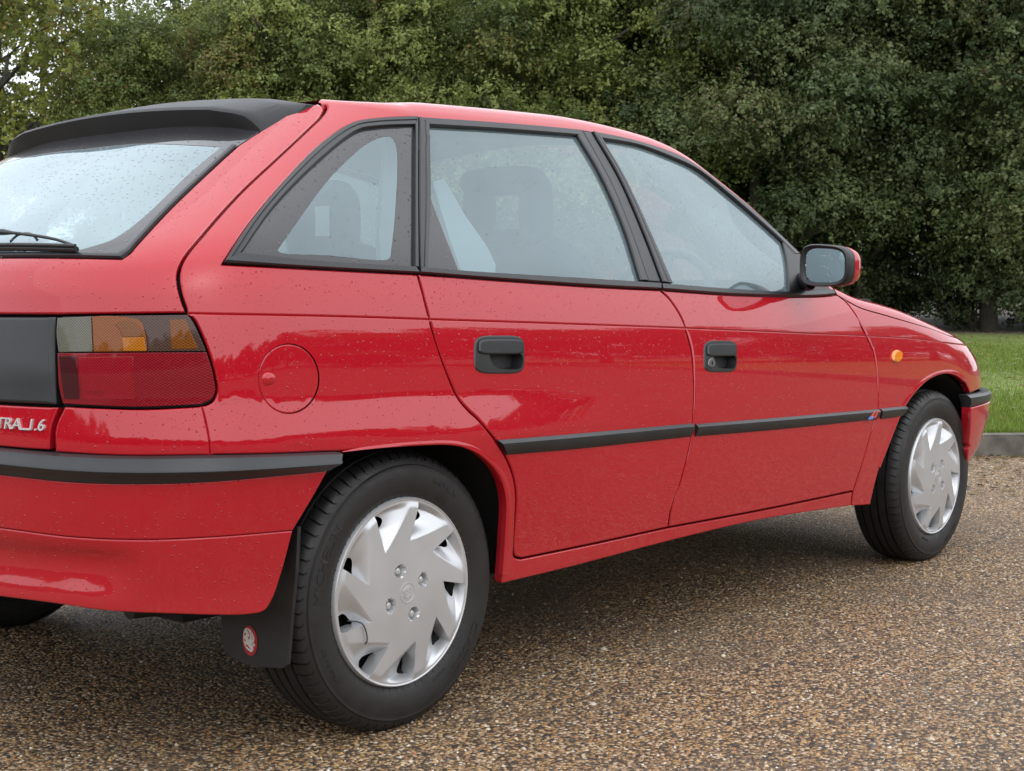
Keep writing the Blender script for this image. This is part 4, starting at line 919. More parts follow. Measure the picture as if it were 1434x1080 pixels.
def trim_geo(R=.1962, pits_deg=-23.0):
    g = Geo(); rows = []; NP, NA = 20, 9
    rs = np.concatenate([np.linspace(.0, .52, 44), np.linspace(.535, .95, 34), [.958, .966, .975, .984, .992, .998, 1.0]])
    def depth_base(r): return .0185-.0055*r*r-.0035*sstep(.88, .96, r)+.0015*sstep(.955, .97, r)*(1-sstep(.98, 1.0, r))-.011*sstep(.97, 1.0, r)**2
    ncol = 9*(NP+NA); NH = 8
    cols_t = np.concatenate([np.linspace(0, 1, NP), np.linspace(0, 1, NA)])
    for ri, r in enumerate(rs):
        row = []
        def lin(r, r1, a1):            # straight edge from the pocket's tip to the rim: angle at radius r
            A = np.array([0, .53]); B = np.array([r1*math.sin(R_(a1)), r1*math.cos(R_(a1))]); D_ = B-A; q = D_@D_; w = A@D_; c_ = A@A-r*r
            t_ = (-w+math.sqrt(max(0, w*w-q*c_)))/q if r > .53 else 0.0; X_ = A+D_*t_; return math.degrees(math.atan2(X_[0], X_[1]))
        lean = lin(r, .95, 8.0); f = max(.02, (lin(r, .94, 41.5)-lean)/40)
        hv = np.clip((r-.675)/.225, 0, 1); tl_ = max(.06, .38*max(0, math.sin(math.pi*hv**1.25))**.6)
        for k in range(9):
            al = -34.7+40*k
            for c in range(NP+NA):
                inp = c < NP; t = cols_t[c]
                if inp: t = tl_*c/NH if c <= NH else tl_+(1-tl_)*(c-NH)/(NP-1-NH)
                th = al+lean+(40*f*t if inp else 40*f+(40-40*f)*(t if c > NP else .02))
                d = depth_base(r)
                if inp:
                    D = .036*sstep(.54, .74, r)*(1-sstep(.88, .945, r)); tt = t
                    d -= D*(1-tt)**1.25
                elif c == NP+NA-1: th -= .15
                # nut recesses
                for q in range(4):
                    a = R_(pits_deg+90*q); px, pz = .258*math.sin(a), .258*math.cos(a); x, z = r*math.sin(R_(th)), r*math.cos(R_(th))
                    dd = math.hypot(x-px, z-pz)*R
                    d -= .017*(1-sstep(.0112, .0134, dd))
                row.append((R*r*math.sin(R_(th)), -(.0745+d), R*r*math.cos(R_(th))))
        rows.append(row)
    V = [v for rw_ in rows for v in rw_]; F = []; m = ncol
    for i in range(len(rs)-1):
        rm = (rs[i]+rs[i+1])/2
        for j in range(m):
            c = j % (NP+NA)
            if c < NH and .68 < rm < .898: continue
            F.append((i*m+j, i*m+(j+1) % m, (i+1)*m+(j+1) % m, (i+1)*m+j))
    g.add(V, F); return g
def lathe(g, prof, seg=48):
    P = [[(r*math.cos(a), y, r*math.sin(a)) for y, r in prof] for a in np.linspace(0, 2*math.pi, seg, endpoint=False)]; grid_geo(g, P, closed_u=True)
tyre_g = tyre_geo(); TXT = [bend_text('MICHELIN', R_(158), .228, .020, .01, 1.25), bend_text('CLASSIC', R_(-38), .228, .018, .01, 1.2), bend_text('175/65 R14 82T', R_(208), .234, .009), bend_text('TUBELESS', R_(-62), .212, .007), bend_text('RADIAL X', R_(60), .232, .012)]
FTXT = [bend_text('FARROAD', R_(28), .226, .020, .01, 1.2), bend_text('175/65 R14 82T', R_(-60), .232, .010), bend_text('TUBELESS', R_(250), .212, .008)]
rim_g = Geo(); lathe(rim_g, [(.055, .165), (.02, .160), (-.045, .168), (-.072, .192), (-.072, .186), (-.035, .160), (-.030, .12), (-.045, .09), (-.048, .0)])
def make_wheel(loc, front, flip):
    w = mesh_obj('wheel', rim_g.V, rim_g.F, M['steel'], car, angle=35, loc=loc)
    if flip: w.rotation_euler = (0, 0, math.pi)
    ty = mesh_obj('tyre', tyre_g.V, tyre_g.F, M['tyre'], w, angle=22)
    for t in (FTXT if front else TXT): mesh_obj('tyre_lettering', t.V, t.F, M['tyre_text'], w, smooth=False)
    pd = -50.0 if front else -23.0
    tg_ = trim_geo(pits_deg=pd); mesh_obj('wheel_trim', tg_.V, tg_.F, M['alloy'], w, angle=28)
    if not front:
        for q in range(4):
            a = R_(pd+90*q); g = Geo(); lathe(g, [(0, .0076), (-.006, .0076), (-.009, .006), (-.010, .003), (-.0102, .0)], 20)
            mesh_obj('nut_cap', g.V, g.F, M['bolt'], w, angle=40, loc=(.258*.1962*math.sin(a), -.0775, .258*.1962*math.cos(a)))
    # round emblem in the middle
    def fn(x, y): return np.array([x*.0195, -.0925, y*.0195]), np.array([0, -1., 0])
    g = Geo(); lathe(g, [(-.0920, .0218), (-.0938, .0214), (-.0938, .0200), (-.0926, .0196), (-.0926, 0)], 40)
    g.join(flat_poly(GRIF*np.array([-.78, .82]), fn, .0014))
    for h_ in HOL: g.join(flat_poly(h_*np.array([-.78, .82]), lambda x, y: (fn(x, y)[0]+np.array([0, -.0014, 0]), fn(x, y)[1]), .0007))
    mesh_obj('trim_emblem', g.V, g.F, M['alloy'], w, smooth=False)
    if not front and not flip:
        g = Geo(); tube_geo(g, catmull([(-.146, -.070, -.036), (-.130, -.0935, -.040), (-.119, -.0955, -.058), (-.115, -.0935, -.080), (-.114, -.070, -.096)], .006), .0014, 8)
        mesh_obj('cable_tie', g.V, g.F, M['dash'], w)
    return w
make_wheel((0, -.715, .283), False, False); make_wheel((2.517, -.715, .283), True, False)
make_wheel((0, .715, .283), False, True); make_wheel((2.517, .715, .283), True, True)

# ------------------------------------------------------------------ cabin
def cushion(g, c, s, p=4.0, rot=0.0, n=28, m=14):
    c = np.array(c); P = []
    for a in np.linspace(0, 2*math.pi, n, endpoint=False):
        row = []
        for b in np.linspace(-math.pi/2, math.pi/2, m):
            f = lambda v: math.copysign(abs(v)**(2/p), v)
            q = np.array([f(math.cos(b))*f(math.cos(a))*s[0]/2, f(math.cos(b))*f(math.sin(a))*s[1]/2, f(math.sin(b))*s[2]/2])
            q = np.array([q[0]*math.cos(rot)+q[2]*math.sin(rot), q[1], -q[0]*math.sin(rot)+q[2]*math.cos(rot)]); row.append(c+q)
        P.append(row)
    grid_geo(g, P, closed_u=True)
for sy in (-1, 1):
    g = Geo(); cushion(g, (1.22, sy*.36, .47), (.52, .50, .16), rot=R_(-6)); st = mesh_obj('front_seat', g.V, g.F, M['seat'], car)
    g = Geo(); cushion(g, (.93, sy*.36, .74), (.15, .50, .62), rot=R_(-16)); mesh_obj('backrest', g.V, g.F, M['seat'], st)
    g = Geo(); hx, hz = .835, 1.10
    for (dy, dz, wy, wz) in ((0, .085, .27, .075), (0, -.075, .27, .075), (.098, 0, .075, .20), (-.098, 0, .075, .20)): cushion(g, (hx-dz*.25, sy*.36+dy, hz+dz), (.085, wy, wz), p=3.2)
    mesh_obj('headrest', g.V, g.F, M['seat'], st)
g = Geo(); cushion(g, (.38, 0, .50), (.52, 1.24, .16)); bs = mesh_obj('rear_bench', g.V, g.F, M['seat'], car)
g = Geo(); cushion(g, (.06, 0, .72), (.16, 1.24, .52), rot=R_(-18)); mesh_obj('backrest', g.V, g.F, M['seat'], bs)
g = Geo(); box_geo(g, (-.27, 0, .915), (.46, 1.12, .015)); mesh_obj('parcel_shelf', g.V, g.F, M['dash'], car, smooth=False)
g = Geo(); cushion(g, (1.70, 0, .77), (.34, 1.34, .22), p=5); mesh_obj('dashboard', g.V, g.F, M['dash'], car)
g = Geo(); cc = np.array([1.50, -.37, .85]); tl_ = R_(28); ax = np.array([-math.cos(tl_), 0, math.sin(tl_)]); e1 = np.array([0, 1., 0]); e2 = np.cross(ax, e1)
ring = [cc+.185*(math.cos(a)*e1+math.sin(a)*e2) for a in np.linspace(0, 2*math.pi, 49)]; tube_geo(g, ring, .014, 10, cap=False)
sw = mesh_obj('steering_wheel', g.V, g.F, M['dash'], car)
g = Geo(); cushion(g, cc, (.07, .15, .13)); tube_geo(g, [cc-e1*.17, cc+e1*.17], .014, 8); tube_geo(g, [cc, cc-e2*.17], .014, 8); mesh_obj('wheel_hub', g.V, g.F, M['dash'], sw)
def inner_trim(px, Y, th=.012):
    P = []
    for x, y in px:
        d = np.array([(x-PW/2)/FPX, -(y-PH/2)/FPX, 1.0])@CM; t = (Y-CAM[1])/d[1]; P.append(CAM+t*d)
    P = np.array(P); n = len(P); g = Geo(); g.add(list(P)+list(P+np.array([0, th, 0])), [tuple(range(n)), tuple(reversed(range(n, 2*n)))]+[(i, n+i, n+(i+1) % n, (i+1) % n) for i in range(n)]); return g
M['belt'] = mat('pale_strip_fabric', (.42, .47, .47), rough=.8, bump=.2, bscale=600)
g = inner_trim([(606, 255), (622, 250), (650, 300), (682, 345), (694, 370), (694, 386), (648, 386), (630, 335)], -.50); mesh_obj('pale_cabin_strip', g.V, g.F, M['belt'], car, smooth=False)  # pale slanting strip set behind the rear door glass
g = inner_trim([(531, 330), (541, 192), (566, 190), (566, 366), (533, 366)], -.60); mesh_obj('pillar_trim', g.V, g.F, M['light_trim'], car, smooth=False)

# ================================================================== ground, kerb, lawn, trees
HX = np.array([math.cos(YAW), math.sin(YAW)]); HY = np.array([math.sin(YAW), -math.cos(YAW)])     # away from the camera, to its right
def wp(d, s, z=0.0): return (CAM[0]+HX[0]*d+HY[0]*s, CAM[1]+HX[1]*d+HY[1]*s, z)

def gravel_mat():
    m = bpy.data.materials.new('tar_and_chip_gravel'); m.use_nodes = True; n, l = nodes_of(m); b = n['Principled BSDF']
    tc = n.new('ShaderNodeTexCoord')
    def vor(scale, rnd=1.0):
        v = n.new('ShaderNodeTexVoronoi'); v.inputs['Scale'].default_value = scale; v.inputs['Randomness'].default_value = rnd; l.new(tc.outputs['Object'], v.inputs['Vector']); return v
    v1 = vor(114); sp = n.new('ShaderNodeSeparateColor'); l.new(v1.outputs['Color'], sp.inputs[0])
    cr = n.new('ShaderNodeValToRGB'); cr.color_ramp.interpolation = 'LINEAR'
    cols = [(0, (0.032, 0.023, 0.020)), (.12, (0.090, 0.059, 0.036)), (.28, (0.201, 0.121, 0.061)), (.43, (0.317, 0.197, 0.091)), (.57, (0.391, 0.217, 0.082)), (.69, (0.253, 0.151, 0.096)), (.80, (0.444, 0.293, 0.151)), (.91, (0.465, 0.353, 0.237)), (1, (0.570, 0.475, 0.364))]
    el = cr.color_ramp.elements; el[0].position, el[0].color = 0, (*cols[0][1], 1); el[1].position, el[1].color = 1, (*cols[-1][1], 1)
    for p, c in cols[1:-1]: e = el.new(p); e.color = (*c, 1)
    l.new(sp.outputs[0], cr.inputs[0])
    # tar and wet between the chips
    mr = n.new('ShaderNodeMapRange'); mr.interpolation_type = 'SMOOTHSTEP'; mr.inputs[1].default_value = .42; mr.inputs[2].default_value = .70; mr.inputs[3].default_value = 0; mr.inputs[4].default_value = .85
    l.new(v1.outputs['Distance'], mr.inputs[0])
    nz = n.new('ShaderNodeTexNoise'); nz.inputs['Scale'].default_value = 1.3; nz.inputs['Detail'].default_value = 6; nz.inputs['Roughness'].default_value = .65; l.new(tc.outputs['Object'], nz.inputs['Vector'])
    pr = n.new('ShaderNodeMapRange'); pr.inputs[1].default_value = .46; pr.inputs[2].default_value = .68; pr.inputs[3].default_value = 0; pr.inputs[4].default_value = .62; l.new(nz.outputs[0], pr.inputs[0])
    mx = n.new('ShaderNodeMix'); mx.data_type = 'RGBA'; l.new(mr.outputs[0], mx.inputs[0]); l.new(cr.outputs[0], mx.inputs[6]); mx.inputs[7].default_value = (.035, .029, .024, 1)
    mx2 = n.new('ShaderNodeMix'); mx2.data_type = 'RGBA'; l.new(pr.outputs[0], mx2.inputs[0]); l.new(mx.outputs[2], mx2.inputs[6]); mx2.inputs[7].default_value = (.105, .080, .062, 1)
    l.new(mx2.outputs[2], b.inputs['Base Color']); b.inputs['Roughness'].default_value = .6; b.inputs['Specular IOR Level'].default_value = .25
    bp = n.new('ShaderNodeBump'); bp.inputs['Strength'].default_value = 1.0; bp.inputs['Distance'].default_value = .006; bp.invert = True; l.new(v1.outputs['Distance'], bp.inputs['Height']); l.new(bp.outputs[0], b.inputs['Normal'])
    return m
M['gravel'] = gravel_mat()
def sheet(name, corners, m, nx=2, ny=2):
    a, b, c, d = [np.array(q, float) for q in corners]; P = [[(a*(1-u)+b*u)*(1-v)+(d*(1-u)+c*u)*v for v in np.linspace(0, 1, ny)] for u in np.linspace(0, 1, nx)]
    g = Geo(); grid_geo(g, P, flip=False); o = mesh_obj(name, g.V, g.F, m)
    if o.data.polygons[0].normal.z < 0: o.data.flip_normals()
    return o
gr = sheet('gravel_ground', [(-150, -150, 0), (150, -150, 0), (150, 150, 0), (-150, 150, 0)], M['gravel']); tag(gr, 'brown tar and chip gravel car park surface, wet in patches', 'ground', kind='structure')

# loose chips lying on the surface round the car
def chip_stuff():
    V = []; F = []; C = []
    N = 60000
    d = 1.15+np.abs(rng.random(N))**1.6*7.0; s = (rng.random(N)-.5)*(.80*d+.6)
    pal = np.array([(.10, .070, .045), (.20, .13, .070), (.30, .20, .105), (.38, .23, .095), (.43, .31, .18), (.48, .40, .29), (.34, .15, .07), (.06, .054, .05), (.55, .50, .41)])
    ci = rng.choice(len(pal), N, p=[.12, .16, .17, .14, .15, .09, .06, .07, .04])
    base = np.array([(1, 0, 0), (-.2, .9, 0), (-.9, .1, 0), (-.1, -.85, 0), (.25, .1, .62), (-.35, -.05, .5)]); fc = [(0, 1, 4), (1, 5, 4), (1, 2, 5), (2, 3, 5), (3, 4, 5), (3, 0, 4)]
    sz = .0030+.0034*rng.random(N)**2+.005*(rng.random(N) > .994); an = rng.random(N)*6.283; asp = .6+.5*rng.random(N)
    x = CAM[0]+HX[0]*d+HY[0]*s; y = CAM[1]+HX[1]*d+HY[1]*s
    ca, sa = np.cos(an), np.sin(an); B = base[None]*sz[:, None, None]; B[:, :, 1] *= asp[:, None]
    jit = 1+.35*(rng.random((N, 6, 3))-.5); B = B*jit
    P = np.stack([x[:, None]+B[:, :, 0]*ca[:, None]-B[:, :, 1]*sa[:, None], y[:, None]+B[:, :, 0]*sa[:, None]+B[:, :, 1]*ca[:, None], B[:, :, 2]-.0004+0*x[:, None]], 2).reshape(-1, 3)
    Fa = (np.array(fc)[None]+6*np.arange(N)[:, None, None]).reshape(-1, 3)
    me = bpy.data.meshes.new('loose_gravel'); me.vertices.add(len(P)); me.vertices.foreach_set('co', P.ravel()); me.loops.add(Fa.size); me.loops.foreach_set('vertex_index', Fa.ravel().astype(np.int32)); me.polygons.add(len(Fa)); me.polygons.foreach_set('loop_start', np.arange(0, Fa.size, 3, dtype=np.int32)); me.update(); me.validate()
    at = me.color_attributes.new('chip', 'FLOAT_COLOR', 'POINT'); cc = np.c_[np.repeat(pal[ci]*(.75+.5*rng.random((N, 1))), 6, 0), np.ones(N*6)]; at.data.foreach_set('color', cc.ravel())
    m = mat('gravel_chip', (.3, .2, .1), rough=.42); n, l = nodes_of(m); a = n.new('ShaderNodeAttribute'); a.attribute_name = 'chip'; l.new(a.outputs['Color'], n['Principled BSDF'].inputs['Base Color'])
    me.materials.append(m); o = bpy.data.objects.new('loose_gravel', me); COL.objects.link(o); return o
tag(chip_stuff(), 'loose brown and cream stone chips scattered over the ground', 'gravel', kind='stuff')

# ---- kerb and lawn behind the car
KD = 8.05
def lawn_z(d, s=0):
    return .105+.0*d+np.interp(d, [8, 14, 27, 40, 70], [0, .02, .13, .35, .9])
def lawn_mat():
    m = mat('lawn_soil', (.06, .09, .02), rough=.9, var=.3, vscale=3); n, l = nodes_of(m); b = n['Principled BSDF']
    tc = n.new('ShaderNodeTexCoord'); nz = n.new('ShaderNodeTexNoise'); nz.inputs['Scale'].default_value = .9; nz.inputs['Detail'].default_value = 8; nz.inputs['Roughness'].default_value = .7; l.new(tc.outputs['Object'], nz.inputs['Vector'])
    cr = n.new('ShaderNodeValToRGB'); el = cr.color_ramp.elements; el[0].position, el[0].color = .36, (.075, .115, .016, 1); el[1].position, el[1].color = .62, (.150, .190, .034, 1); e = el.new(.75); e.color = (.14, .14, .06, 1)
    l.new(nz.outputs[0], cr.inputs[0])
    at = n.new('ShaderNodeAttribute'); at.attribute_name = 'litter'
    n2 = n.new('ShaderNodeTexNoise'); n2.inputs['Scale'].default_value = 9; n2.inputs['Detail'].default_value = 6; l.new(tc.outputs['Object'], n2.inputs['Vector'])
    c2 = n.new('ShaderNodeValToRGB'); c2.color_ramp.elements[0].position, c2.color_ramp.elements[0].color = .3, (.028, .019, .012, 1); c2.color_ramp.elements[1].position, c2.color_ramp.elements[1].color = .75, (.085, .066, .042, 1); l.new(n2.outputs[0], c2.inputs[0])
    mx = n.new('ShaderNodeMix'); mx.data_type = 'RGBA'; l.new(at.outputs['Fac'], mx.inputs[0]); l.new(cr.outputs[0], mx.inputs[6]); l.new(c2.outputs[0], mx.inputs[7]); l.new(mx.outputs[2], b.inputs['Base Color'])
    return m
ds = np.concatenate([np.linspace(KD+.12, 26, 60), np.linspace(27, 70, 20)]); ss = np.linspace(-45, 45, 90)
P = np.array([[wp(d, s, lawn_z(d)+.02*math.sin(s*.7+d*.4)*min(1, (d-KD)/4)) for s in ss] for d in ds]); g = Geo(); grid_geo(g, P, flip=True)
lawn = mesh_obj('lawn', g.V, g.F, lawn_mat()); 
if lawn.data.polygons[0].normal.z < 0: lawn.data.flip_normals()
la = lawn.data.attributes.new('litter', 'FLOAT', 'POINT'); la.data.foreach_set('value', np.repeat(np.interp(ds, [22, 25.0, 26], [0, .55, 1]), len(ss)))
tag(lawn, 'mown green lawn rising gently to the trees', 'lawn', kind='structure')
# grass blades near the kerb and fallen leaves
def cloud_mesh(name, P, F, m, colors=None):
    me = bpy.data.meshes.new(name); me.vertices.add(len(P)); me.vertices.foreach_set('co', np.ascontiguousarray(P, dtype=np.float32).ravel()); k = F.shape[1]
    me.loops.add(F.size); me.loops.foreach_set('vertex_index', np.ascontiguousarray(F, dtype=np.int32).ravel()); me.polygons.add(len(F)); me.polygons.foreach_set('loop_start', np.arange(0, F.size, k, dtype=np.int32)); me.update(); me.validate()
    if colors is not None: at = me.color_attributes.new('tint', 'FLOAT_COLOR', 'POINT'); at.data.foreach_set('color', np.ascontiguousarray(np.c_[colors, np.ones(len(colors))], dtype=np.float32).ravel())
    me.materials.append(m); return me
def tint_mat(name, rough=.6, trans=0.0):
    m = bpy.data.materials.new(name); m.use_nodes = True; n, l = nodes_of(m); b = n['Principled BSDF']; b.inputs['Roughness'].default_value = rough; b.inputs['Specular IOR Level'].default_value = .35
    a = n.new('ShaderNodeAttribute'); a.attribute_name = 'tint'; l.new(a.outputs['Color'], b.inputs['Base Color'])
    if trans:
        t = n.new('ShaderNodeBsdfTranslucent'); l.new(a.outputs['Color'], t.inputs[0]); mxs = n.new('ShaderNodeMixShader'); mxs.inputs[0].default_value = trans
        l.new(b.outputs[0], mxs.inputs[1]); l.new(t.outputs[0], mxs.inputs[2]); l.new(mxs.outputs[0], n['Material Output'].inputs['Surface'])
    return m
M['leaf'] = tint_mat('tree_leaf', .5, .45); M['blade'] = tint_mat('grass_blade', .6, .2)
N = 70000; d = KD+.14+(rng.random(N)**1.5)*15; s = d*(.16+.26*rng.random(N)); h = .02+.03*rng.random(N); an = rng.random(N)*6.283; lw = .004+.003*rng.random(N)
bx = CAM[0]+HX[0]*d+HY[0]*s; by = CAM[1]+HX[1]*d+HY[1]*s; bz = np.array([lawn_z(q) for q in d]); lx, ly = np.cos(an), np.sin(an); tl2 = rng.normal(0, .012, (N, 2))
P = np.stack([np.stack([bx-lx*lw, by-ly*lw, bz-.004], 1), np.stack([bx+lx*lw, by+ly*lw, bz-.004], 1), np.stack([bx+tl2[:, 0], by+tl2[:, 1], bz+h], 1)], 1).reshape(-1, 3)
gc = np.array([(.13, .20, .020), (.17, .235, .034), (.095, .155, .018), (.21, .21, .08)])[rng.choice(4, N, p=[.4, .3, .2, .1])]*(.75+.5*rng.random((N, 1)))
o = bpy.data.objects.new('grass', cloud_mesh('grass', P, np.arange(3*N).reshape(-1, 3), M['blade'], np.repeat(gc, 3, 0))); COL.objects.link(o); tag(o, 'short blades of grass on the lawn behind the kerb', 'grass', kind='stuff')
N = 1500; d = KD+.3+rng.random(N)**.6*17.5; s = d*(.14+.30*rng.random(N)); an = rng.random(N)*6.283; sz = .018+.022*rng.random(N)
bx = CAM[0]+HX[0]*d+HY[0]*s; by = CAM[1]+HX[1]*d+HY[1]*s; bz = np.array([lawn_z(q) for q in d])+.03; ca, sa = np.cos(an), np.sin(an)
q4 = np.array([(-1, 0), (0, -.6), (1.1, 0), (0, .6)]); P = np.stack([np.stack([bx+(a*ca-b*sa)*sz, by+(a*sa+b*ca)*sz, bz+.012*(i % 2)*rng.random(N)], 1) for i, (a, b) in enumerate(q4)], 1).reshape(-1, 3)
fcx = np.array([(.22, .16, .05), (.34, .28, .10), (.16, .085, .035), (.30, .30, .18)])[rng.choice(4, N)]
o = bpy.data.objects.new('fallen_leaves', cloud_mesh('fallen_leaves', P, np.arange(4*N).reshape(-1, 4), M['leaf'], np.repeat(fcx, 4, 0))); COL.objects.link(o); tag(o, 'yellow and brown fallen leaves strewn on the lawn', 'leaves', kind='stuff')
N = 420; d = KD-.02-rng.random(N)**2.2*1.6; s = d*(.10+.32*rng.random(N)); an = rng.random(N)*6.283; sz = .012+.016*rng.random(N)
bx = CAM[0]+HX[0]*d+HY[0]*s; by = CAM[1]+HX[1]*d+HY[1]*s; bz = np.full(N, .006); ca, sa = np.cos(an), np.sin(an)
P = np.stack([np.stack([bx+(a*ca-b*sa)*sz, by+(a*sa+b*ca)*sz, bz+.010*(i % 2)*rng.random(N)], 1) for i, (a, b) in enumerate(q4)], 1).reshape(-1, 3)
fcx = np.array([(.16, .10, .035), (.24, .19, .07), (.10, .055, .025), (.06, .045, .03)])[rng.choice(4, N)]
o = bpy.data.objects.new('kerbside_leaves', cloud_mesh('kerbside_leaves', P, np.arange(4*N).reshape(-1, 4), M['leaf'], np.repeat(fcx, 4, 0))); COL.objects.link(o); tag(o, 'brown dead leaves gathered on the gravel along the kerb', 'leaves', kind='stuff')
# kerb: concrete blocks end to end
M['kerb'] = mat('kerb_concrete', (.125, .112, .092), rough=.85, var=.5, vscale=9, bump=.6, bscale=70)
kb = empty('kerb', wp(KD, 0)); tag(kb, 'grey concrete kerb between gravel and lawn', 'kerb', kind='structure')
kg = Geo(); bmk = bmesh.new(); bmesh.ops.create_cube(bmk, size=1.0); bmesh.ops.scale(bmk, vec=(.14, .909, .26), verts=bmk.verts); bmesh.ops.bevel(bmk, geom=list(bmk.edges), offset=.014, segments=2, affect='EDGES')
kme = bpy.data.meshes.new('kerb_stone'); bmk.to_mesh(kme); bmk.free(); kme.materials.append(M['kerb'])
for p_ in kme.polygons: p_.use_smooth = True
kme.set_sharp_from_angle(angle=R_(40))
for i in range(-26, 34):
    o = bpy.data.objects.new('kerb_stone', kme); COL.objects.link(o); o.parent = kb; o.location = (HX[0]*.07+HY[0]*i*.915, HX[1]*.07+HY[1]*i*.915, -.015+random.uniform(-.004, .004)); o.rotation_euler = (random.uniform(-.01, .01), 0, YAW+random.uniform(-.006, .006))

# ---- trees
def bark_mat():
    m = mat('bark', (.05, .042, .032), rough=.9, var=.4, vscale=9, bump=1.0, bscale=30); return m
M['bark'] = bark_mat()
def make_trunk(rg, H, limbs=9, r0=.16, spread=2.0):
    g = Geo(); tips = []
    ph = rg.random()*6.28; pts = [np.array([.15*math.sin(ph+k*.9)*k/6, .15*math.cos(ph*1.3+k*.8)*k/6, H*.82*k/7-.15*(k == 0)]) for k in range(8)]
    tube_geo(g, pts, [r0*(1.35 if k == 0 else 1-.11*k) for k in range(8)], 9)
    for i in range(limbs):
        k = 1+int(rg.random()*6); p = pts[k]; a = rg.random()*6.283; L = spread*(.6+.6*rg.random())*(1.1-.07*k); q = [p]
        for j in range(1, 5): q.append(p+np.array([math.cos(a+.2*j*(rg.random()-.5))*L*j/4, math.sin(a+.2*j*(rg.random()-.5))*L*j/4, L*(.75*j/4-.22*(j/4)**2)+.05*rg.standard_normal()]))
        tube_geo(g, q, [r0*.42*(1-.2*j) for j in range(5)], 6); tips.append(q[-1]); tips.append(q[-2])
        for _ in range(2):
            b0 = q[2+int(rg.random()*2)]; a2 = a+rg.normal(0, .9); L2 = L*.5; q2 = [b0+np.array([math.cos(a2)*L2*j/3, math.sin(a2)*L2*j/3, L2*.6*j/3]) for j in range(4)]; tube_geo(g, q2, [r0*.18*(1-.22*j) for j in range(4)], 5); tips.append(q2[-1])
    return g, tips
def make_crown(rg, H, rad, nleaf, z0, pal, pp, leaf=.05, nclump=70, shape=1.0):
    """leaf sprays grouped into clumps through the crown's volume, denser towards its surface"""
    cl = []; rs_ = rad/2.3
    while len(cl) < nclump:
        v = rg.normal(size=3); v /= np.linalg.norm(v); rr_ = (.30+.62*rg.random()**.5); zz = z0+(H-z0)*(.5+.5*v[2]*rr_); wz = 1-.35*((zz-z0)/(H-z0))**2*shape
        cl.append((v[0]*rad*rr_*wz, v[1]*rad*rr_*wz, zz, (.38+.55*rg.random()**1.4)*rs_, rg.random(), .72+.56*rg.random()))
    cl = np.array(cl); w = cl[:, 3]**2.2
    # each clump is a bundle of sprays; leaves sit along the outer part of a spray and face outwards and up
    ns = max(1, nleaf//16); dirs = rg.normal(size=(ns, 3)); dirs[:, 2] = dirs[:, 2]*.75+.30; dirs /= np.linalg.norm(dirs, axis=1, keepdims=True)
    sk_ = rg.choice(nclump, ns, p=w/w.sum()); reach = .80+.45*rg.random(ns); sid = rg.integers(0, ns, nleaf); cc = cl[sk_[sid]]; t = (.45+.60*rg.random(nleaf)**.7)*reach[sid]
    sc3 = np.array([1.1, 1.1, .80]); dd_ = dirs[sid]
    P0 = cc[:, :3]+dd_*sc3*(cc[:, 3]*t)[:, None]+rg.normal(0, .045, (nleaf, 3)); P0[:, 2] -= .10*t*t*cc[:, 3]
    n1 = .62*dd_+np.array([0, 0, .42])+.50*rg.normal(size=(nleaf, 3)); n1 /= np.linalg.norm(n1, axis=1, keepdims=True); a1 = rg.normal(size=(nleaf, 3)); a1 -= n1*(a1*n1).sum(1, keepdims=True); a1 /= np.linalg.norm(a1, axis=1, keepdims=True); b1 = np.cross(n1, a1)
    L = leaf*(.65+.7*rg.random(nleaf)); Wd = L*(.50+.2*rg.random(nleaf))
    P = np.stack([P0-a1*L[:, None]*.5, P0+b1*Wd[:, None]*.5+n1*(L*.08)[:, None], P0+a1*L[:, None]*.55, P0-b1*Wd[:, None]*.5+n1*(L*.08)[:, None]], 1).reshape(-1, 3)
    hue = cc[:, 4]*.70+rg.random(nleaf)*.30; idx = np.clip(np.searchsorted(np.cumsum(pp), hue), 0, len(pal)-1)
    col = np.array(pal)[idx]*np.array([1.06, 1.14, 1.12])*(.78+.44*rg.random((nleaf, 1)))*cc[:, 5:6]
    return P, np.arange(4*nleaf).reshape(-1, 4), np.repeat(col, 4, 0)
PAL = [(0.098, 0.121, 0.041), (0.144, 0.167, 0.053), (0.196, 0.213, 0.064), (0.241, 0.236, 0.069), (0.276, 0.207, 0.069), (0.276, 0.149, 0.075)]
PAL_D = [(0.067, 0.090, 0.040), (0.099, 0.121, 0.052), (0.132, 0.151, 0.060), (0.168, 0.174, 0.067), (0.179, 0.140, 0.076), (0.190, 0.112, 0.073)]
kinds = []
for i, (H, rad, nl, z0, pal, pp, leaf, r0) in enumerate([
        (8.2, 2.3, 120000, .1, PAL, [.22, .30, .24, .14, .06, .04], .068, .15),
        (9.0, 2.6, 130000, .3, PAL_D, [.26, .30, .24, .10, .06, .04], .070, .13),
        (7.2, 2.2, 112000, .05, PAL, [.18, .28, .26, .16, .08, .04], .066, .14),
        (9.5, 2.5, 125000, .4, PAL_D, [.30, .30, .22, .10, .05, .03], .070, .13)]):
    rg = np.random.default_rng(20+i); tgk, tips = make_trunk(rg, H, 10, r0, rad*.9)
    P, F, C = make_crown(rg, H, rad, nl, z0, pal, pp, leaf, 95)
    tm = bpy.data.meshes.new('trunk'); tm.from_pydata([tuple(map(float, v)) for v in tgk.V], [], tgk.F); tm.materials.append(M['bark'])
    for p_ in tm.polygons: p_.use_smooth = True
    kinds.append((tm, cloud_mesh('crown', P, F, M['leaf'], C)))
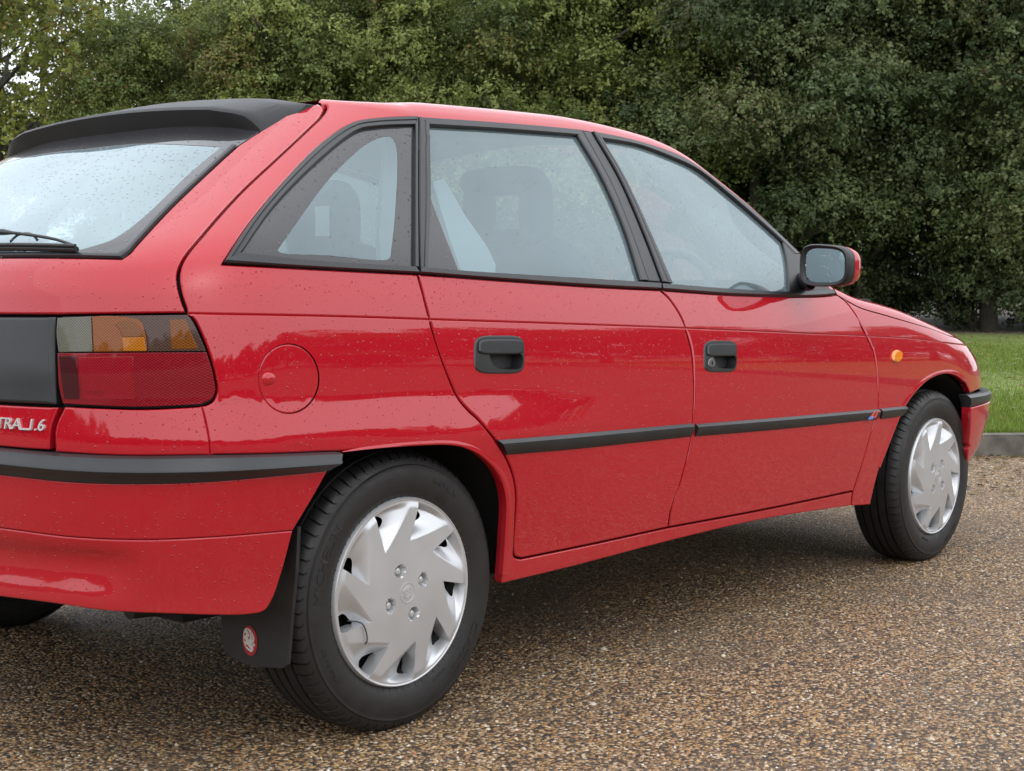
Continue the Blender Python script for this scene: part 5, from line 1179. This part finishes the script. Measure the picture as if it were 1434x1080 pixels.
# thin, half bare tree for the gap where the sky shows
rg = np.random.default_rng(77); tgk, tips = make_trunk(rg, 8.0, 16, .11, 2.2); P, F, C = make_crown(rg, 8.2, 2.3, 22000, 1.0, [(.16, .17, .04), (.26, .25, .05), (.10, .11, .03), (.20, .13, .04)], [.4, .2, .3, .1], .085, 60)
tm = bpy.data.meshes.new('trunk'); tm.from_pydata([tuple(map(float, v)) for v in tgk.V], [], tgk.F); tm.materials.append(M['bark']); kinds.append((tm, cloud_mesh('crown', P, F, M['leaf'], C)))
def tree(d, s, kind, sc, rot, label, group=None, cat='tree'):
    e = empty('tree', wp(d, s, lawn_z(d)-.03 if d > 0 else 0.0)); e.scale = (sc, sc, sc); e.rotation_euler = (0, 0, rot); tag(e, label, cat, group)
    for nm, me in zip(('trunk', 'crown'), kinds[kind]): o = bpy.data.objects.new(nm, me); COL.objects.link(o); o.parent = e
    return e
TREES = [  # distance, sideways, kind, scale
    (26.5, -6.6, 2, .82), (26.8, -4.4, 0, .92), (27.0, -2.2, 2, 1.0), (26.4, .0, 0, 1.0), (27.0, 2.1, 2, 1.08), (26.2, 4.3, 1, 1.0), (26.6, 6.3, 3, 1.0), (26.3, 8.5, 1, 1.05), (27.0, 10.8, 3, 1.0),
    (29.5, -5.2, 1, .86), (29.6, -2.8, 3, .95), (29.8, -.4, 1, 1.05), (29.4, 2.0, 0, 1.1), (29.8, 4.4, 3, 1.05), (29.6, 6.8, 0, 1.15), (30.0, 9.2, 1, 1.1), (29.8, 11.8, 0, 1.1),
    (33, -4.0, 0, .95), (33.2, -1.0, 2, 1.2), (33, 2.2, 1, 1.1), (33.4, 5.4, 0, 1.2), (33, 8.6, 3, 1.2), (33.5, 12, 2, 1.2)]
FRONT = ['olive green bushy tree next to the thin trees, behind the rear window of the car', 'tall yellowish green tree rising behind the black roof spoiler', 'low dense olive tree rising behind the rear side window of the car', 'green leafy tree rising behind the rear door window of the car', 'olive leafy tree rising behind the middle of the car roof',
         'dark green tree rising behind the front door window of the car', 'dark leafy tree rising behind the door mirror of the car', 'large dark tree with bare trunk rising behind the bonnet of the car', 'dark green tree standing on the lawn beyond the front bumper of the car']
for i, (d, s, k, sc) in enumerate(TREES):
    back = d > 28.5
    tree(d, s, k, sc, i*2.1, 'leafy dark green tree in the back row of the tree belt' if back else FRONT[i], 'trees of the back row' if back else None)
for i, (d, s) in enumerate(((29.5, -7.9), (31.5, -10.0), (27.2, -9.3))): tree(d, s, 4, 1.0+.08*i, i*1.7, 'thin half bare yellowing tree against the pale sky', 'thin trees against the sky')
# low undergrowth along the foot of the trees
rg = np.random.default_rng(55); P, F, C = make_crown(rg, 1.9, 1.35, 20000, .0, PAL_D, [.34, .30, .20, .08, .05, .03], .07, 60)
gs_ = Geo()
for k in range(9):
    a = k*.7; tube_geo(gs_, [(0, 0, -.05), (.25*math.cos(a), .25*math.sin(a), .5), (.6*math.cos(a+.3), .6*math.sin(a+.3), 1.1)], [.022, .015, .006], 6)
sm_ = bpy.data.meshes.new('stem'); sm_.from_pydata([tuple(map(float, v)) for v in gs_.V], [], gs_.F); sm_.materials.append(M['bark']); shr = (sm_, cloud_mesh('foliage', P, F, M['leaf'], C))
for i in range(15):
    s_ = -8.2+i*1.5; d_ = 27.0+.6*math.sin(i*2.1)
    e = empty('undergrowth_shrub', wp(d_, s_, lawn_z(d_)-.04)); e.scale = (1, 1, .85+.3*math.sin(i*1.9)**2); e.rotation_euler = (0, 0, i*1.1); tag(e, 'low dark shrub filling the foot of the tree belt', 'shrub', 'undergrowth below the trees')
    for nm, me in zip(('stem', 'foliage'), shr): o = bpy.data.objects.new(nm, me); COL.objects.link(o); o.parent = e
# the other side of the car park, seen only as reflections in paint and glass
for i in range(64):
    a = R_(132+(i % 40)*5.6+(2.8 if i >= 40 else 0)); rad_ = 30+1.5*math.sin(i*2.3)+(4.5 if i >= 40 else 0); k = (i*3) % 4
    e = empty('tree', (rad_*math.cos(a), rad_*math.sin(a), 0)); e.scale = (1.2, 1.2, .46+.05*math.sin(i*1.7)+.04*math.sin(i*.6)); e.rotation_euler = (0, 0, i*1.3); tag(e, 'small bushy tree on the far side of the car park', 'tree', 'trees across the car park')
    for nm, me in zip(('trunk', 'crown'), kinds[k]): o = bpy.data.objects.new(nm, me); COL.objects.link(o); o.parent = e
